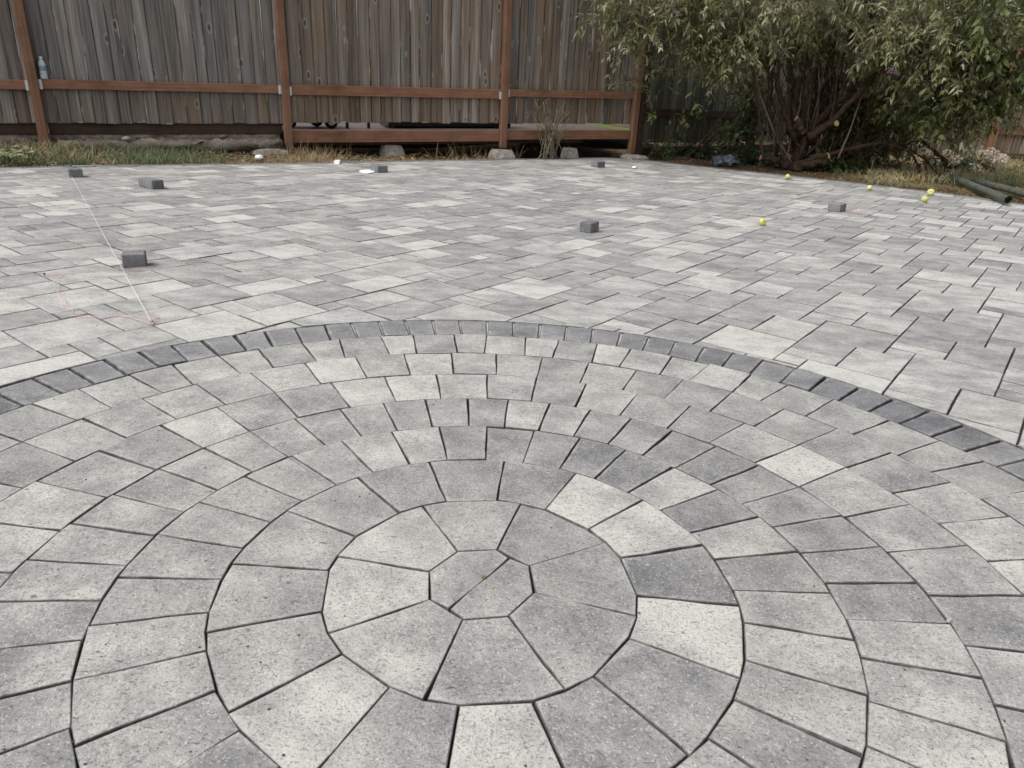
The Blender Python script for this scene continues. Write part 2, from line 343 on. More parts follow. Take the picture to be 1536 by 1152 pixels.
# ------------------------------------------------------------------ paving
CC = Vector((-.04557*CH, 1.27397*CH, 0))
RAD = [r*CH for r in (.1226, .3382, .5553, .7733, .9927, 1.2190, 1.4446, 1.6735, 1.8794)]
def tl(ox, oy): return lambda x, y: gnd(ox+x/3, oy+y/3)
A, B, C, D, E_, F = tl(512, 460), tl(0, 480), tl(1024, 480), tl(0, 768), tl(512, 768), tl(1024, 768)
def ang(p): return math.atan2(p.y-CC.y, p.x-CC.x)
def rings():
    R = {}
    R[1] = [(E_, 398, 265, D, 1530, 200), (E_, 525, 175, A, 370, 903), (E_, 702, 168, A, 803, 890), (E_, 845, 240, E_, 1175, 140), (E_, 868, 365, E_, 1308, 463), (E_, 752, 470, E_, 1000, 797), (E_, 548, 483, E_, 380, 835), (E_, 400, 393, D, 1492, 540)]
    R[2] = [(A, 60, 1030, B, 1300, 860), (A, 260, 927, A, 75, 773), (A, 470, 870, A, 395, 703), (A, 700, 868, A, 735, 692), (A, 920, 910, A, 1055, 750), (E_, 1113, 75, A, 1355, 870), (E_, 1262, 208, F, 78, 152), (E_, 1330, 375, F, 245, 420), (E_, 1300, 568, F, 245, 742), (E_, 1142, 742, F, 20, 1085), (E_, 868, 857, E_, 1000, 1152), (E_, 525, 880, E_, 480, 1152), (E_, 205, 800, E_, -10, 1050), (D, 1525, 645, D, 1030, 895), (D, 1445, 447, D, 935, 535), (D, 1475, 258, D, 1050, 230)]
    R[3] = [(A, 480, 690, A, 440, 540), (A, 650, 685, A, 655, 540), (A, 820, 697, A, 868, 555), (A, 985, 722, A, 1072, 590), (A, 1145, 768, A, 1280, 645), (A, 1300, 828, A, 1490, 722), (A, 1445, 912, C, 155, 765), (C, 40, 955, C, 345, 885), (F, 150, 212, F, 515, 175), (F, 230, 350, F, 665, 362), (F, 275, 500, F, 770, 580), (F, 278, 668, F, 828, 825), (F, 232, 843, F, 810, 1095), (F, 120, 1018, F, 310, 1145), (A, 305, 705, A, 228, 565), (A, 140, 743, A, 5, 608), (B, 1490, 725, B, 1320, 615), (B, 1360, 815, B, 1110, 706), (B, 1215, 910, B, 905, 820), (B, 1090, 1025, B, 710, 965), (D, 990, 300, D, 535, 290), (D, 937, 450, D, 407, 510), (D, 925, 625, D, 327, 760), (D, 970, 805, D, 330, 1055), (D, 1070, 990, D, 800, 1150)]
    R[4] = [(A, 250, 555, A, 190, 437), (A, 410, 540, A, 380, 415), (A, 575, 532, A, 570, 410), (A, 735, 537, A, 750, 418), (A, 890, 553, A, 935, 437), (A, 1047, 580, A, 1120, 465), (A, 1205, 613, A, 1305, 500), (A, 1362, 663, A, 1490, 555), (C, -40, 670, C, 150, 567), (C, 125, 738, C, 335, 655), (C, 275, 825, C, 525, 750), (C, 412, 928, C, 710, 880), (F, 535, 185, F, 880, 157), (F, 645, 320, F, 1055, 320), (F, 735, 480, F, 1190, 500), (F, 803, 655, F, 1345, 750), (F, 828, 845, F, 1440, 1025), (F, 820, 1050, F, 1060, 1152), (A, 95, 583, A, 5, 475), (B, 1465, 563, B, 1330, 447), (B, 1300, 617, B, 1130, 505), (B, 1140, 683, B, 925, 577), (B, 985, 765, B, 720, 668), (B, 825, 862, B, 515, 785), (D, 695, 105, D, 310, 50), (D, 555, 240, D, 115, 212), (D, 445, 395, D, 0, 403), (D, 365, 577, D, 0, 610), (D, 320, 760, D, 0, 838), (D, 310, 970, D, 0, 1095)]
    R[5] = [(A, 450, 408, A, 430, 310), (A, 655, 410, A, 655, 310), (A, 855, 423, A, 880, 318), (A, 1055, 450, A, 1103, 345), (A, 1255, 485, A, 1335, 390), (A, 1470, 545, C, 35, 385), (C, 125, 550, C, 270, 468), (C, 330, 640, C, 525, 562), (C, 540, 745, C, 740, 662), (C, 740, 885, C, 1010, 832), (C, 935, 1043, C, 1265, 1017), (F, 1115, 378, F, 1528, 380), (F, 1275, 600, F, 1536, 625), (F, 1408, 868, F, 1536, 888), (A, 245, 425, A, 195, 318), (A, 40, 453, B, 1490, 285), (B, 1345, 440, B, 1240, 330), (B, 1130, 503, B, 990, 400), (B, 920, 577, B, 730, 480), (B, 690, 668, B, 460, 590), (B, 475, 797, B, 170, 727), (B, 255, 945, B, 0, 915)]
    R[6] = [(A, 115, 320, A, 65, 230), (A, 315, 312, A, 283, 220), (A, 505, 303, A, 495, 215), (A, 697, 305, A, 697, 220), (A, 880, 318, A, 905, 230), (A, 1075, 340, A, 1113, 255), (A, 1270, 370, A, 1325, 290), (A, 1455, 410, A, 1536, 330), (C, 125, 410, C, 220, 325), (C, 325, 475, C, 455, 400), (C, 525, 560, C, 690, 490), (C, 745, 660, C, 930, 600), (C, 945, 780, C, 1170, 735), (C, 1155, 917, C, 1435, 888), (B, 1445, 290, B, 1375, 200), (B, 1240, 328, B, 1135, 245), (B, 1020, 382, B, 890, 292), (B, 800, 450, B, 650, 360), (B, 570, 530, B, 385, 450), (B, 340, 635, B, 97, 545), (B, 105, 755, B, 0, 735)]
    R[7] = [(A, 20, 232, A, -5, 150), (A, 218, 208, A, 178, 140), (A, 340, 213, A, 328, 140), (A, 523, 213, A, 510, 138), (A, 643, 215, A, 655, 137), (A, 825, 225, A, 828, 143), (A, 950, 232, A, 978, 158), (A, 1127, 255, A, 1147, 178), (A, 1250, 270, A, 1300, 200), (A, 1435, 300, A, 1480, 230), (C, 30, 270, C, 110, 210), (C, 220, 325, C, 300, 253), (C, 355, 358, C, 465, 297), (C, 565, 425, C, 668, 362), (C, 765, 512, C, 915, 455), (C, 980, 603, C, 1140, 545), (C, 1122, 680, C, 1340, 635), (C, 1350, 805, C, 1536, 768), (B, 1425, 185, B, 1365, 110), (B, 1230, 213, B, 1170, 137), (B, 1085, 240, B, 990, 165), (B, 870, 292, B, 785, 205), (B, 730, 328, B, 590, 252), (B, 500, 395, B, 360, 312), (B, 345, 450, B, 155, 378), (B, 97, 545, B, 0, 505)]
    R[8] = [(B, 110, 383, B, 0, 330)] + [(B, x1, y1, B, x0, y0) for x0, y0, x1, y1 in ((145, 260, 275, 325), (310, 217, 425, 285), (465, 178, 570, 247), (625, 147, 705, 205), (775, 117, 845, 185), (910, 95, 985, 160), (1055, 72, 1110, 135), (1195, 55, 1230, 122), (1330, 40, 1362, 103), (1465, 28, 1490, 90))]
    R[8] += [(A, x1, y1, A, x0, y0) for x0, y0, x1, y1 in ((45, 78, 72, 137), (170, 70, 190, 130), (285, 65, 310, 130), (412, 62, 425, 130), (530, 65, 543, 128), (658, 65, 658, 130), (775, 75, 772, 140), (895, 85, 885, 147), (1015, 90, 1005, 155), (1135, 95, 1120, 170), (1262, 118, 1240, 180), (1390, 135, 1355, 200), (1510, 155, 1475, 215))]
    R[8] += [(C, x1, y1, C, x0, y0) for x0, y0, x1, y1 in ((105, 118, 60, 185), (230, 152, 180, 210), (365, 182, 300, 243), (520, 210, 440, 280), (650, 252, 570, 318), (795, 300, 705, 360), (955, 352, 835, 410), (1105, 410, 970, 465), (1260, 472, 1112, 525), (1425, 542, 1265, 590), (1536, 625, 1415, 660))]
    out = {}
    for k, js in R.items():
        L = sorted((ang(f1(x1, y1)), ang(f2(x2, y2))) for f1, x1, y1, f2, x2, y2 in js)
        # close the unseen remainder of the ring at the mean spacing
        gaps = [((L[(i+1) % len(L)][0]-L[i][0]) % (2*math.pi), i) for i in range(len(L))]
        med = sorted(g for g, _ in gaps)[len(gaps)//2]
        big, bi = max(gaps)
        if big > 1.7*med:
            n = max(1, round(big/med)); a0 = L[bi][0]
            L += [((a0+big*j/n), (a0+big*j/n)) for j in range(1, n)]
            L = [((a+math.pi) % (2*math.pi)-math.pi, (b+math.pi) % (2*math.pi)-math.pi) for a, b in L]; L.sort()
        out[k] = L
    return out
RINGS = rings()

# tones read off single pavers of the photograph: (x, y, tone 0 dark .. 1 pale)
def hints():
    h = [(700, 862, .48), (745, 895, .42), (600, 805, .74), (705, 785, .5), (830, 800, .3), (880, 870, .3), (865, 950, .36), (740, 990, .42), (600, 970, .56), (560, 890, .8),
         (700, 720, .45), (620, 725, .34), (530, 760, .55), (800, 725, .24), (890, 750, .85), (970, 790, .78), (1020, 870, .22), (1030, 945, .95), (1000, 1030, .4), (920, 1090, .33), (755, 1110, .88), (610, 1100, .45), (450, 1080, .74), (420, 970, .5), (420, 890, .45), (440, 815, .5),
         (690, 665, .36), (755, 665, .36), (825, 672, .3), (890, 688, .24), (940, 700, .2), (1010, 730, .72), (1060, 770, .28), (1110, 805, .52), (1160, 855, .3), (1190, 915, .6), (1200, 970, .7), (1190, 1040, .42), (1170, 1100, .4), (625, 668, .65), (565, 680, .7), (500, 700, .45), (445, 725, .45), (375, 745, .42), (300, 785, .45), (270, 835, .5), (250, 885, .46), (220, 955, .6), (210, 1020, .6), (230, 1080, .5),
         (605, 620, .45), (670, 620, .4), (720, 620, .36), (790, 620, .64), (860, 625, .6), (910, 640, .5), (970, 650, .45), (1040, 670, .24), (1090, 710, .3), (1150, 740, .34), (1230, 800, .32), (1300, 855, .28), (1330, 930, .3), (1380, 1000, .62), (1390, 1090, .8), (545, 635, .5), (490, 650, .45), (420, 670, .5), (340, 700, .62), (270, 740, .5), (200, 770, .42), (150, 820, .55), (90, 870, .5), (70, 940, .4), (60, 1000, .5), (50, 1060, .5),
         (620, 580, .8), (560, 590, .74), (690, 580, .7), (765, 575, .45), (840, 585, .5), (920, 600, .55), (990, 610, .4), (1060, 640, .3), (1130, 660, .5), (1210, 693, .86), (1290, 740, .45), (1350, 790, .42), (1420, 850, .55), (1490, 900, .3), (1500, 1000, .7), (310, 640, .82), (230, 670, .42), (150, 715, .5), (60, 780, .6),
         (585, 555, .45), (650, 545, .66), (710, 545, .56), (770, 550, .45), (830, 553, .4), (910, 557, .62), (970, 575, .36), (1090, 600, .5), (1160, 630, .42), (1240, 670, .3), (1330, 700, .32), (1410, 750, .6), (270, 612, .5), (190, 640, .6), (110, 672, .5),
         (540, 520, .44), (595, 518, .72), (650, 518, .45), (705, 518, .5), (760, 520, .66), (815, 522, .7), (860, 530, .36), (910, 535, .78), (970, 540, .6), (1080, 568, .72), (1130, 585, .5), (1250, 620, .4), (1330, 650, .5), (1400, 690, .4), (1470, 720, .3), (290, 560, .62), (230, 575, .55), (180, 590, .6), (110, 605, .72), (50, 640, .4),
         (1490, 820, .72), (1510, 870, .3)]
    def T(ox, oy, *q): return [(ox+x/6, oy+y/6, t) for x, y, t in q]
    h += T(768, 340, (100, 720, .22), (250, 540, .85), (600, 520, .48), (760, 600, .36), (900, 540, .66), (600, 150, .92), (1000, 360, .28), (1300, 280, .74), (500, 800, .6), (300, 820, .4), (1050, 880, .75), (1250, 780, .4), (950, 680, .6), (1300, 450, .5), (150, 300, .5), (450, 180, .6), (950, 290, .34), (560, 350, .55))
    h += T(512, 340, (830, 570, .46), (330, 500, .82), (700, 150, .92), (1150, 700, .66), (890, 90, .22), (600, 350, .6), (1150, 350, .32), (1200, 500, .36), (200, 780, .66), (500, 740, .5), (250, 290, .7), (200, 420, .62), (250, 130, .85), (440, 280, .85), (1240, 285, .9), (1280, 110, .86), (1300, 620, .72), (400, 640, .65))
    h += T(256, 360, (400, 770, .86), (1050, 660, .86), (850, 560, .66), (1250, 480, .42), (300, 490, .44), (900, 400, .86), (1100, 80, .78), (1150, 250, .52), (680, 590, .75), (580, 360, .5), (800, 210, .5), (300, 270, .5), (1300, 360, .85), (1000, 780, .8))
    h += T(0, 400, (550, 580, .72), (650, 270, .76), (300, 900, .94), (1200, 620, .62), (250, 450, .38), (200, 780, .5), (800, 690, .55), (1400, 420, .6), (1250, 200, .82), (200, 120, .4), (100, 220, .62), (560, 730, .6), (900, 380, .6), (1150, 320, .5), (1000, 520, .5), (680, 160, .72), (900, 130, .8))
    h += T(1280, 420, (130, 890, .97), (880, 850, .56), (1100, 700, .36), (800, 480, .28), (620, 960, .62), (200, 720, .7), (250, 560, .38), (250, 400, .66), (200, 230, .66), (700, 130, .56), (700, 260, .42), (1050, 90, .6), (1400, 150, .78), (1200, 350, .48), (1450, 600, .28), (600, 620, .8), (1300, 1080, .62))
    h += T(1024, 400, (550, 650, .84), (900, 530, .76), (250, 600, .42), (750, 340, .45), (650, 430, .4), (250, 130, .82), (800, 180, .72), (1050, 120, .46), (1300, 720, .38), (1350, 570, .4), (1100, 330, .46), (1170, 790, .74))
    return [(gnd(x, y), t) for x, y, t in h]
HINTS = hints()
HP = np.array([(p.x, p.y) for p, _ in HINTS]); HT = np.array([t for _, t in HINTS])
def inside(poly, x, y):
    s = 0
    for i in range(len(poly)):
        x0, y0 = poly[i]; x1, y1 = poly[(i+1) % len(poly)]
        if (x1-x0)*(y-y0)-(y1-y0)*(x-x0) < 0: return False
    return True
def tone_for(poly, default):
    c = np.mean(poly, axis=0); d = np.hypot(HP[:, 0]-c[0], HP[:, 1]-c[1])
    for i in np.argsort(d)[:4]:
        if d[i] < .2 and inside(poly, *HP[i]): return HT[i] + RNG.uniform(-.03, .03)
    return default
def inset(poly, d):
    n = len(poly); out = []
    for i in range(n):
        a, b, c = Vector(poly[i-1]), Vector(poly[i]), Vector(poly[(i+1) % n])
        e1, e2 = (b-a).normalized(), (c-b).normalized()
        n1, n2 = Vector((-e1.y, e1.x)), Vector((-e2.y, e2.x))
        m = n1+n2; k = m.dot(n1)
        out.append(tuple(b + m*(d/k if k > .3 else d)))
    return out
def densify(poly, step):
    out = []
    for i in range(len(poly)):
        a, b = Vector(poly[i]), Vector(poly[(i+1) % len(poly)])
        n = max(1, int((b-a).length/step))
        for k in range(n): out.append(tuple(a.lerp(b, k/n)))
    return out
def paver_geo(poly, bev, zoff=0.0, rough=.0007, step=.045, depth=.045):
    """poly: counter-clockwise outline at the joint faces"""
    o = inset(densify(poly, step), 0.0) if step else list(poly)
    n = len(o)
    o = [(x+RNG.gauss(0, rough), y+RNG.gauss(0, rough)) for x, y in o]
    i1 = inset(o, bev*.35); i2 = inset(o, bev); i3 = inset(o, bev+.007)
    tx, ty = RNG.gauss(0, .0035), RNG.gauss(0, .0035)
    c = Vector(np.mean(o, axis=0))
    def z(p, base): return base + zoff + tx*(p[0]-c.x) + ty*(p[1]-c.y)
    v = [(x, y, -depth) for x, y in o] + [(p[0], p[1], z(p, -bev*.8)) for p in o] + [(p[0], p[1], z(p, -bev*.28)) for p in i1] + [(p[0], p[1], z(p, 0)) for p in i2] + [(p[0], p[1], z(p, .0002)) for p in i3]
    f = []
    for k in range(4):
        for i in range(n): j = (i+1) % n; f.append((k*n+i, k*n+j, k*n+n+j, k*n+n+i))
    f.append(tuple(range(4*n, 5*n)))
    return v, f, [2]*n+[2]*n+[1.7]*n+[1]*n+[0]*n
def add_paver(name, poly, mat, parent, tone, bev, **kw):
    v, f, ed = paver_geo(poly, bev, **kw)
    c = np.mean(poly, axis=0)
    return mesh_obj(name, v, f, mat, parent, (c[0], c[1], 0), False, {'tone': [tone]*len(v), 'seed': [RNG.random()]*len(v), 'edge': ed})

# patio outline: far edge beside the fence, rounding towards the shrub on the right
EDGE_PX = [(0, 250), (200, 247), (400, 244), (600, 241), (760, 238.2), (870, 236.3), (915, 236.5), (945, 238), (1000, 243), (1080, 252), (1180, 262.5), (1300, 275.5), (1420, 290), (1536, 306)]
EDGE = [gnd(*q) for q in EDGE_PX]
e0 = (EDGE[0]-EDGE[1]).normalized()
EDGE = [EDGE[0]+e0*3.2] + EDGE + [Vector((4.75, 5.3, 0)), Vector((5.1, 3.9, 0)), Vector((5.25, 2.0, 0)), Vector((5.25, -1.5, 0))]
EDGE_S = catmull(EDGE, 5)
PATIO = [(p.x, p.y) for p in EDGE_S] + [(-6.4, -1.5)]
def poly_contains(poly, x, y):
    r = False; n = len(poly); j = n-1
    for i in range(n):
        xi, yi = poly[i]; xj, yj = poly[j]
        if (yi > y) != (yj > y) and x < (xj-xi)*(y-yi)/(yj-yi)+xi: r = not r
        j = i
    return r
EW = .112                                             # width of the edging course
EA = np.array([(p.x, p.y) for p in EDGE_S])
def edge_near(x, y):
    a, b = EA[:-1], EA[1:]; d = b-a; t = np.clip(((np.array([x, y])-a)*d).sum(1)/(d*d).sum(1), 0, 1)
    q = a+d*t[:, None]; dist = np.hypot(q[:, 0]-x, q[:, 1]-y); i = int(np.argmin(dist))
    return dist[i], q[i], d[i]/np.hypot(*d[i])
# bed under all pavers
bedv = [(x, y, -.010) for x, y in PATIO]
bed = mesh_obj('paving_bed', bedv, [tuple(range(len(bedv)-1, -1, -1))], MAT['bed']); tag(bed, kind='structure')
circle = tag(empty('paved_circle', CC), kind='structure')
border = tag(empty('circle_border', CC), kind='structure')
field = tag(empty('paved_field', (0, 4, 0)), kind='structure')
edging = tag(empty('patio_edging', (0, 8, 0)), kind='structure')
def ccw(poly):
    a = sum(poly[i-1][0]*poly[i][1]-poly[i][0]*poly[i-1][1] for i in range(len(poly)))
    return poly if a > 0 else poly[::-1]
def pol(r, a): return (CC.x+r*math.cos(a), CC.y+r*math.sin(a))
# the split octagon in the middle
oct_px = [(525, 175), (702, 168), (760, 205), (845, 240), (868, 365), (752, 470), (548, 483), (482, 435), (400, 393), (398, 265)]
op = [tuple(E_(*q).xy) for q in oct_px]
for idx in ((7, 8, 9, 0, 1, 2), (2, 3, 4, 5, 6, 7)):
    pl = inset(ccw([op[i] for i in idx]), .0012)
    add_paver('paver', pl, MAT['paver'], circle, tone_for(pl, .45), .0018, rough=.0009)
TAU = 2*math.pi
BOUND = {}                                            # corner angles of both neighbouring rings on each ring boundary
for k in range(1, 9):
    B_ = sorted([b % TAU for _, b in RINGS[k]] + ([a % TAU for a, _ in RINGS[k+1]] if k < 8 else []))
    BOUND[k] = B_
def between(k, a0, a1, eps=.012):
    """boundary corners of radius k strictly between two angles (a0 < a1)"""
    out = []
    for q in BOUND[k]:
        d = (q-a0) % TAU
        if eps < d < (a1-a0)-eps: out.append(a0+d)
    return sorted(out)
def unwrap(x, ref):
    while x < ref: x += TAU
    return x
def oc(angle):
    return min(op, key=lambda p: abs((math.atan2(p[1]-CC.y, p[0]-CC.x)-angle+math.pi) % TAU-math.pi))
for k in range(1, 9):
    L = RINGS[k]; n = len(L); r0, r1 = RAD[k-1], RAD[k]; dark = k == 8
    for i in range(n):
        a, b = L[i], L[(i+1) % n]
        bi, bo = unwrap(b[0], a[0]), unwrap(b[1], a[1])
        if bi-a[0] > 2 or bo-a[1] > 2: continue
        # opening of the radial joints: tight at one end, a narrow wedge at the other
        if dark:
            w = (bi-a[0])*r0; gi = g2i = .0008/r0; go = g2o = max(.0014, ((bo-a[1])*r1-w)*.24)/r1
        else:
            gi, g2i = RNG.uniform(0, .0006)/r0, RNG.uniform(0, .0006)/r0
            go, g2o = RNG.choice((0, .0002, .0004, .0018))/r1, RNG.choice((0, .0002, .0004, .0018))/r1
        outer = [pol(r1, x) for x in [a[1]+go] + between(k, a[1]+go, bo-g2o) + [bo-g2o]]
        if k == 1: inner = [oc(bi), oc(a[0])]
        else: inner = [pol(r0, x) for x in reversed([a[0]+gi] + between(k-1, a[0]+gi, bi-g2i) + [bi-g2i])]
        pl = ccw(outer+inner)
        c = np.mean(pl, axis=0)
        if c[1] < -.9 or abs(c[0]) > 2.6: continue
        pl = inset(pl, RNG.uniform(.0008, .0012))
        if dark:
            add_paver('border_paver', pl, MAT['paver_dark'], border, RNG.uniform(.32, .62)-(.12 if c[0] > .3 else -.06), .0040, rough=.0006, step=.06, zoff=RNG.gauss(0, .0012))  # right arc darkened, rest raised: shade towards the shrub put into the tone
        else:
            add_paver('paver', pl, MAT['paver'], circle, tone_for(pl, min(.95, max(.2, RNG.gauss(.47, .14)))), .0018, rough=.0008, step=.05, zoff=RNG.gauss(0, .0008))
# pale sand washed into the open border joints at the top of the circle
js = MB()
for a, b in RINGS[8]:
    if math.radians(48) < b < math.radians(112):
        r0, r1 = RAD[7]+.012, RAD[8]-.004
        p0, p1, p2, p3 = pol(r0, a-.002), pol(r0, a+.002), pol(r1, b+.007), pol(r1, b-.007)
        js.add([(p0[0], p0[1], -.0075), (p1[0], p1[1], -.0075), (p2[0], p2[1], -.0045), (p3[0], p3[1], -.0045)], [(3, 2, 1, 0)])
tag(js.build('joint_sand', MAT['sand'], border), kind='stuff')

# five-piece modular field
FROT, FTX, FTY = FIELD_ROT, -2.06146*CH, 2.70525*CH
fc, fs = math.cos(FROT), math.sin(FROT)
def fw(u, v):
    u *= UNIT; v *= UNIT
    return (fc*u-fs*v+FTX, fs*u+fc*v+FTY)
PIECES = [(0, 0, 3, 3), (3, 0, 1, 1), (3, 1, 2, 1), (3, 2, 2, 2), (5, 1, 2, 3)]
def clip(poly, px, py, nx, ny):
    """keep the side where (p-P).n >= 0"""
    out = []; n = len(poly); cut = []
    for i in range(n):
        a, b = poly[i], poly[(i+1) % n]
        da, db = (a[0]-px)*nx+(a[1]-py)*ny, (b[0]-px)*nx+(b[1]-py)*ny
        if da >= 0: out.append(a)
        if (da >= 0) != (db >= 0):
            t = da/(da-db); q = (a[0]+(b[0]-a[0])*t, a[1]+(b[1]-a[1])*t); out.append(q); cut.append(q)
    return out, cut
cand = []
R8 = RAD[8]
for a in range(-60, 61):
    for b in range(-60, 61):
        ou, ov = 4*a+3*b, -2*a+4*b
        cx_, cy_ = fw(ou+3, ov+2)
        if not (-5.2 < cx_ < 5.6 and -.6 < cy_ < 9.2): continue
        if abs(cx_) > 1.6+.95*max(cy_, 0): continue
        for x, y, w, hgt in PIECES:
            g = .0013/UNIT
            jit = lambda: RNG.gauss(0, .006)
            pl = [fw(ou+x+g+jit(), ov+y+g+jit()), fw(ou+x+w-g*1.1+jit(), ov+y+g+jit()), fw(ou+x+w-g*1.1+jit(), ov+y+hgt-g+jit()), fw(ou+x+g+jit(), ov+y+hgt-g+jit())]
            c = np.mean(pl, axis=0)
            if not poly_contains(PATIO, *c): 
                if not any(poly_contains(PATIO, *q) for q in pl): continue
            # trim at the edging course
            d, q, t = edge_near(*c)
            if d < .4:
                nx, ny = t[1], -t[0]          # inwards: outline runs left to right with the patio on its right
                pl, _ = clip(pl, q[0]+nx*(EW+.003), q[1]+ny*(EW+.003), nx, ny)
                if len(pl) < 3: continue
            # trim at the circle
            c = np.mean(pl, axis=0); v = Vector((c[0]-CC.x, c[1]-CC.y)); dist = v.length
            if min(math.hypot(q[0]-CC.x, q[1]-CC.y) for q in pl) < R8+.004:
                if max(math.hypot(q[0]-CC.x, q[1]-CC.y) for q in pl) < R8+.012: continue
                v.normalize()
                far = max(pl, key=lambda q: math.hypot(q[0]-CC.x, q[1]-CC.y))
                for _ in range(3):
                    keep, cut = clip(pl, CC.x+v.x*(R8+.002), CC.y+v.y*(R8+.002), v.x, v.y)
                    if len(keep) < 3: break
                    cm = np.mean(cut, axis=0) if cut else c
                    v = Vector((cm[0]-CC.x, cm[1]-CC.y)).normalized()
                if len(keep) < 3: continue
                out = []
                for i in range(len(keep)):
                    a0, b0 = keep[i], keep[(i+1) % len(keep)]
                    out.append(a0)
                    if a0 in cut and b0 in cut:
                        for k in range(1, 6):
                            s = Vector(a0).lerp(Vector(b0), k/6); out.append(tuple(s))
                pl = []
                for q in out:
                    w_ = Vector((q[0]-CC.x, q[1]-CC.y))
                    if w_.length < R8+.02: w_ = w_.normalized()*(R8+.0035)
                    pl.append((CC.x+w_.x, CC.y+w_.y))
                pl = ccw(pl)
            ar = abs(sum(pl[i-1][0]*pl[i][1]-pl[i][0]*pl[i-1][1] for i in range(len(pl))))/2
            if ar < .0007: continue
            cand.append((pl, ar))
def px_area(pl):
    q = [proj((x, y, 0)) for x, y in pl]
    if any(z < .15 for _, _, z in q): return 0
    cx_, cy_ = np.mean([p[0] for p in q]), np.mean([p[1] for p in q])
    if not (-40 < cx_ < 1576 and 0 < cy_ < 1190): return 0
    return abs(sum(q[i-1][0]*q[i][1]-q[i][0]*q[i-1][1] for i in range(len(q))))/2
cand = [(px_area(pl), pl, ar) for pl, ar in cand]; cand.sort(key=lambda c: -c[0])
BV, BF, BT, BS, BE = [], [], [], [], []
for i, (pa, pl, ar) in enumerate(cand):
    c = np.mean(pl, axis=0)
    base = RNG.choice((RNG.gauss(.40, .09), RNG.gauss(.58, .10), RNG.gauss(.28, .07), RNG.gauss(.46, .10), RNG.gauss(.80, .09), RNG.gauss(.38, .1)))
    tone = tone_for(ccw(pl), min(.97, max(.15, base)))
    if i < 300:
        add_paver('paver', pl, MAT['paver_field'], field, tone, .0031, rough=.0005, step=.08, zoff=RNG.gauss(0, .0007))
    else:
        v, f, ed = paver_geo(pl, .0040, rough=.0004, step=0, zoff=RNG.gauss(0, .0007)); n = len(BV)
        BV += v; BF += [tuple(j+n for j in q) for q in f]; BT += [tone]*len(v); BS += [RNG.random()]*len(v); BE += ed
tag(mesh_obj('far_pavers', BV, BF, MAT['paver_field'], field, None, False, {'tone': BT, 'seed': BS, 'edge': BE}), kind='stuff')
print('field pavers', len(cand))
# dark edging course along the soil
s_acc = 0; pts = [Vector((p.x, p.y)) for p in EDGE_S]
dist = [0]
for i in range(1, len(pts)): dist.append(dist[-1]+(pts[i]-pts[i-1]).length)
def along(s):
    i = max(0, min(len(pts)-2, int(np.searchsorted(dist, s))-1)); t = (s-dist[i])/(dist[i+1]-dist[i]); d = (pts[i+1]-pts[i]).normalized()
    return pts[i].lerp(pts[i+1], t), d
s = 1.6; step = .158
while s < dist[-1]-3.6:
    a, da = along(s+.002); b, db = along(s+step-.002)
    na, nb = Vector((da.y, -da.x)), Vector((db.y, -db.x))
    pl = ccw([tuple(a), tuple(b), tuple(b+nb*EW), tuple(a+na*EW)])
    add_paver('edging_paver', pl, MAT['paver_dark'], edging, RNG.uniform(.15, .45), .004, step=0, rough=.0012, zoff=RNG.gauss(0, .0015))
    s += step
# ------------------------------------------------------------------ ground
FA = gnd(72, 232); FB = gnd(945, 236)
FD = (FB-FA).normalized(); FN = Vector((-FD.y, FD.x, 0))          # along the fence, and away from the camera
SLOPE = .0186                                                     # the fence climbs a little to the right
def fp(s, t, z):                                                  # fence frame -> world
    return FA + FD*s + FN*t + Vector((0, 0, z + SLOPE*s))
def hnoise(x, y):
    return .5*math.sin(x*3.1+1.3*math.sin(y*2.3))+.35*math.sin(y*5.3+x*2.2)+.3*math.sin(x*9.7-y*7.1)+.2*math.sin(x*17+y*13)
def ground_z(x, y):
    d, q, t = edge_near(x, y)
    if poly_contains(PATIO, x, y): return -.12
    sv = Vector((x, y, 0))-FA; s_, t_ = sv.dot(FD), sv.dot(FN)
    if (1.95 < s_ < 5.75 and .02 < t_ < 4.2) or (4.4 < s_ < 5.85 and -.32 < t_ < 3): return -.22  # ground sunk here so the gap under the deck goes dark
    w = min(1, d/.5)
    if s_ > 1.9: return -.03 + .026*w + .008*w*hnoise(x*1.5, y*1.5)
    return -.03 + .055*w + .012*w*hnoise(x*1.5, y*1.5)
xs = np.concatenate([[-90, -30, -12], np.arange(-7.5, 9.01, .16), [14, 35, 90]])
ys = np.concatenate([[-60, -15, -4, 0, 2, 3.4], np.arange(4.2, 11.5, .16), [13, 18, 40, 120, 300]])
gv = [(x, y, ground_z(x, y) if (-7.6 < x < 9.1 and 3 < y < 11.6) else (-.12 if poly_contains(PATIO, x, y) else .02)) for y in ys for x in xs]
nx_ = len(xs); gf = [(j*nx_+i, j*nx_+i+1, j*nx_+nx_+i+1, j*nx_+nx_+i) for j in range(len(ys)-1) for i in range(nx_-1)]
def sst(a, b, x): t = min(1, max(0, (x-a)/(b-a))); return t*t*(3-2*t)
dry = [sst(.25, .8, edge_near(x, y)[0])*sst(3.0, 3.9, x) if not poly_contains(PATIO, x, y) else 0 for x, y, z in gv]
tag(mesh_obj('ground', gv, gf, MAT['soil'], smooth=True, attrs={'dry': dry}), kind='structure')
lv = [fp(-6, 3.6, .06), fp(6.4, 3.6, .06), fp(6.2, 1.2, .03), fp(7.6, 1.2, .03), fp(9, 14, .1), fp(-6, 14, .1)]
tag(mesh_obj('lawn', lv, [tuple(range(6))], MAT['lawn']), kind='structure')
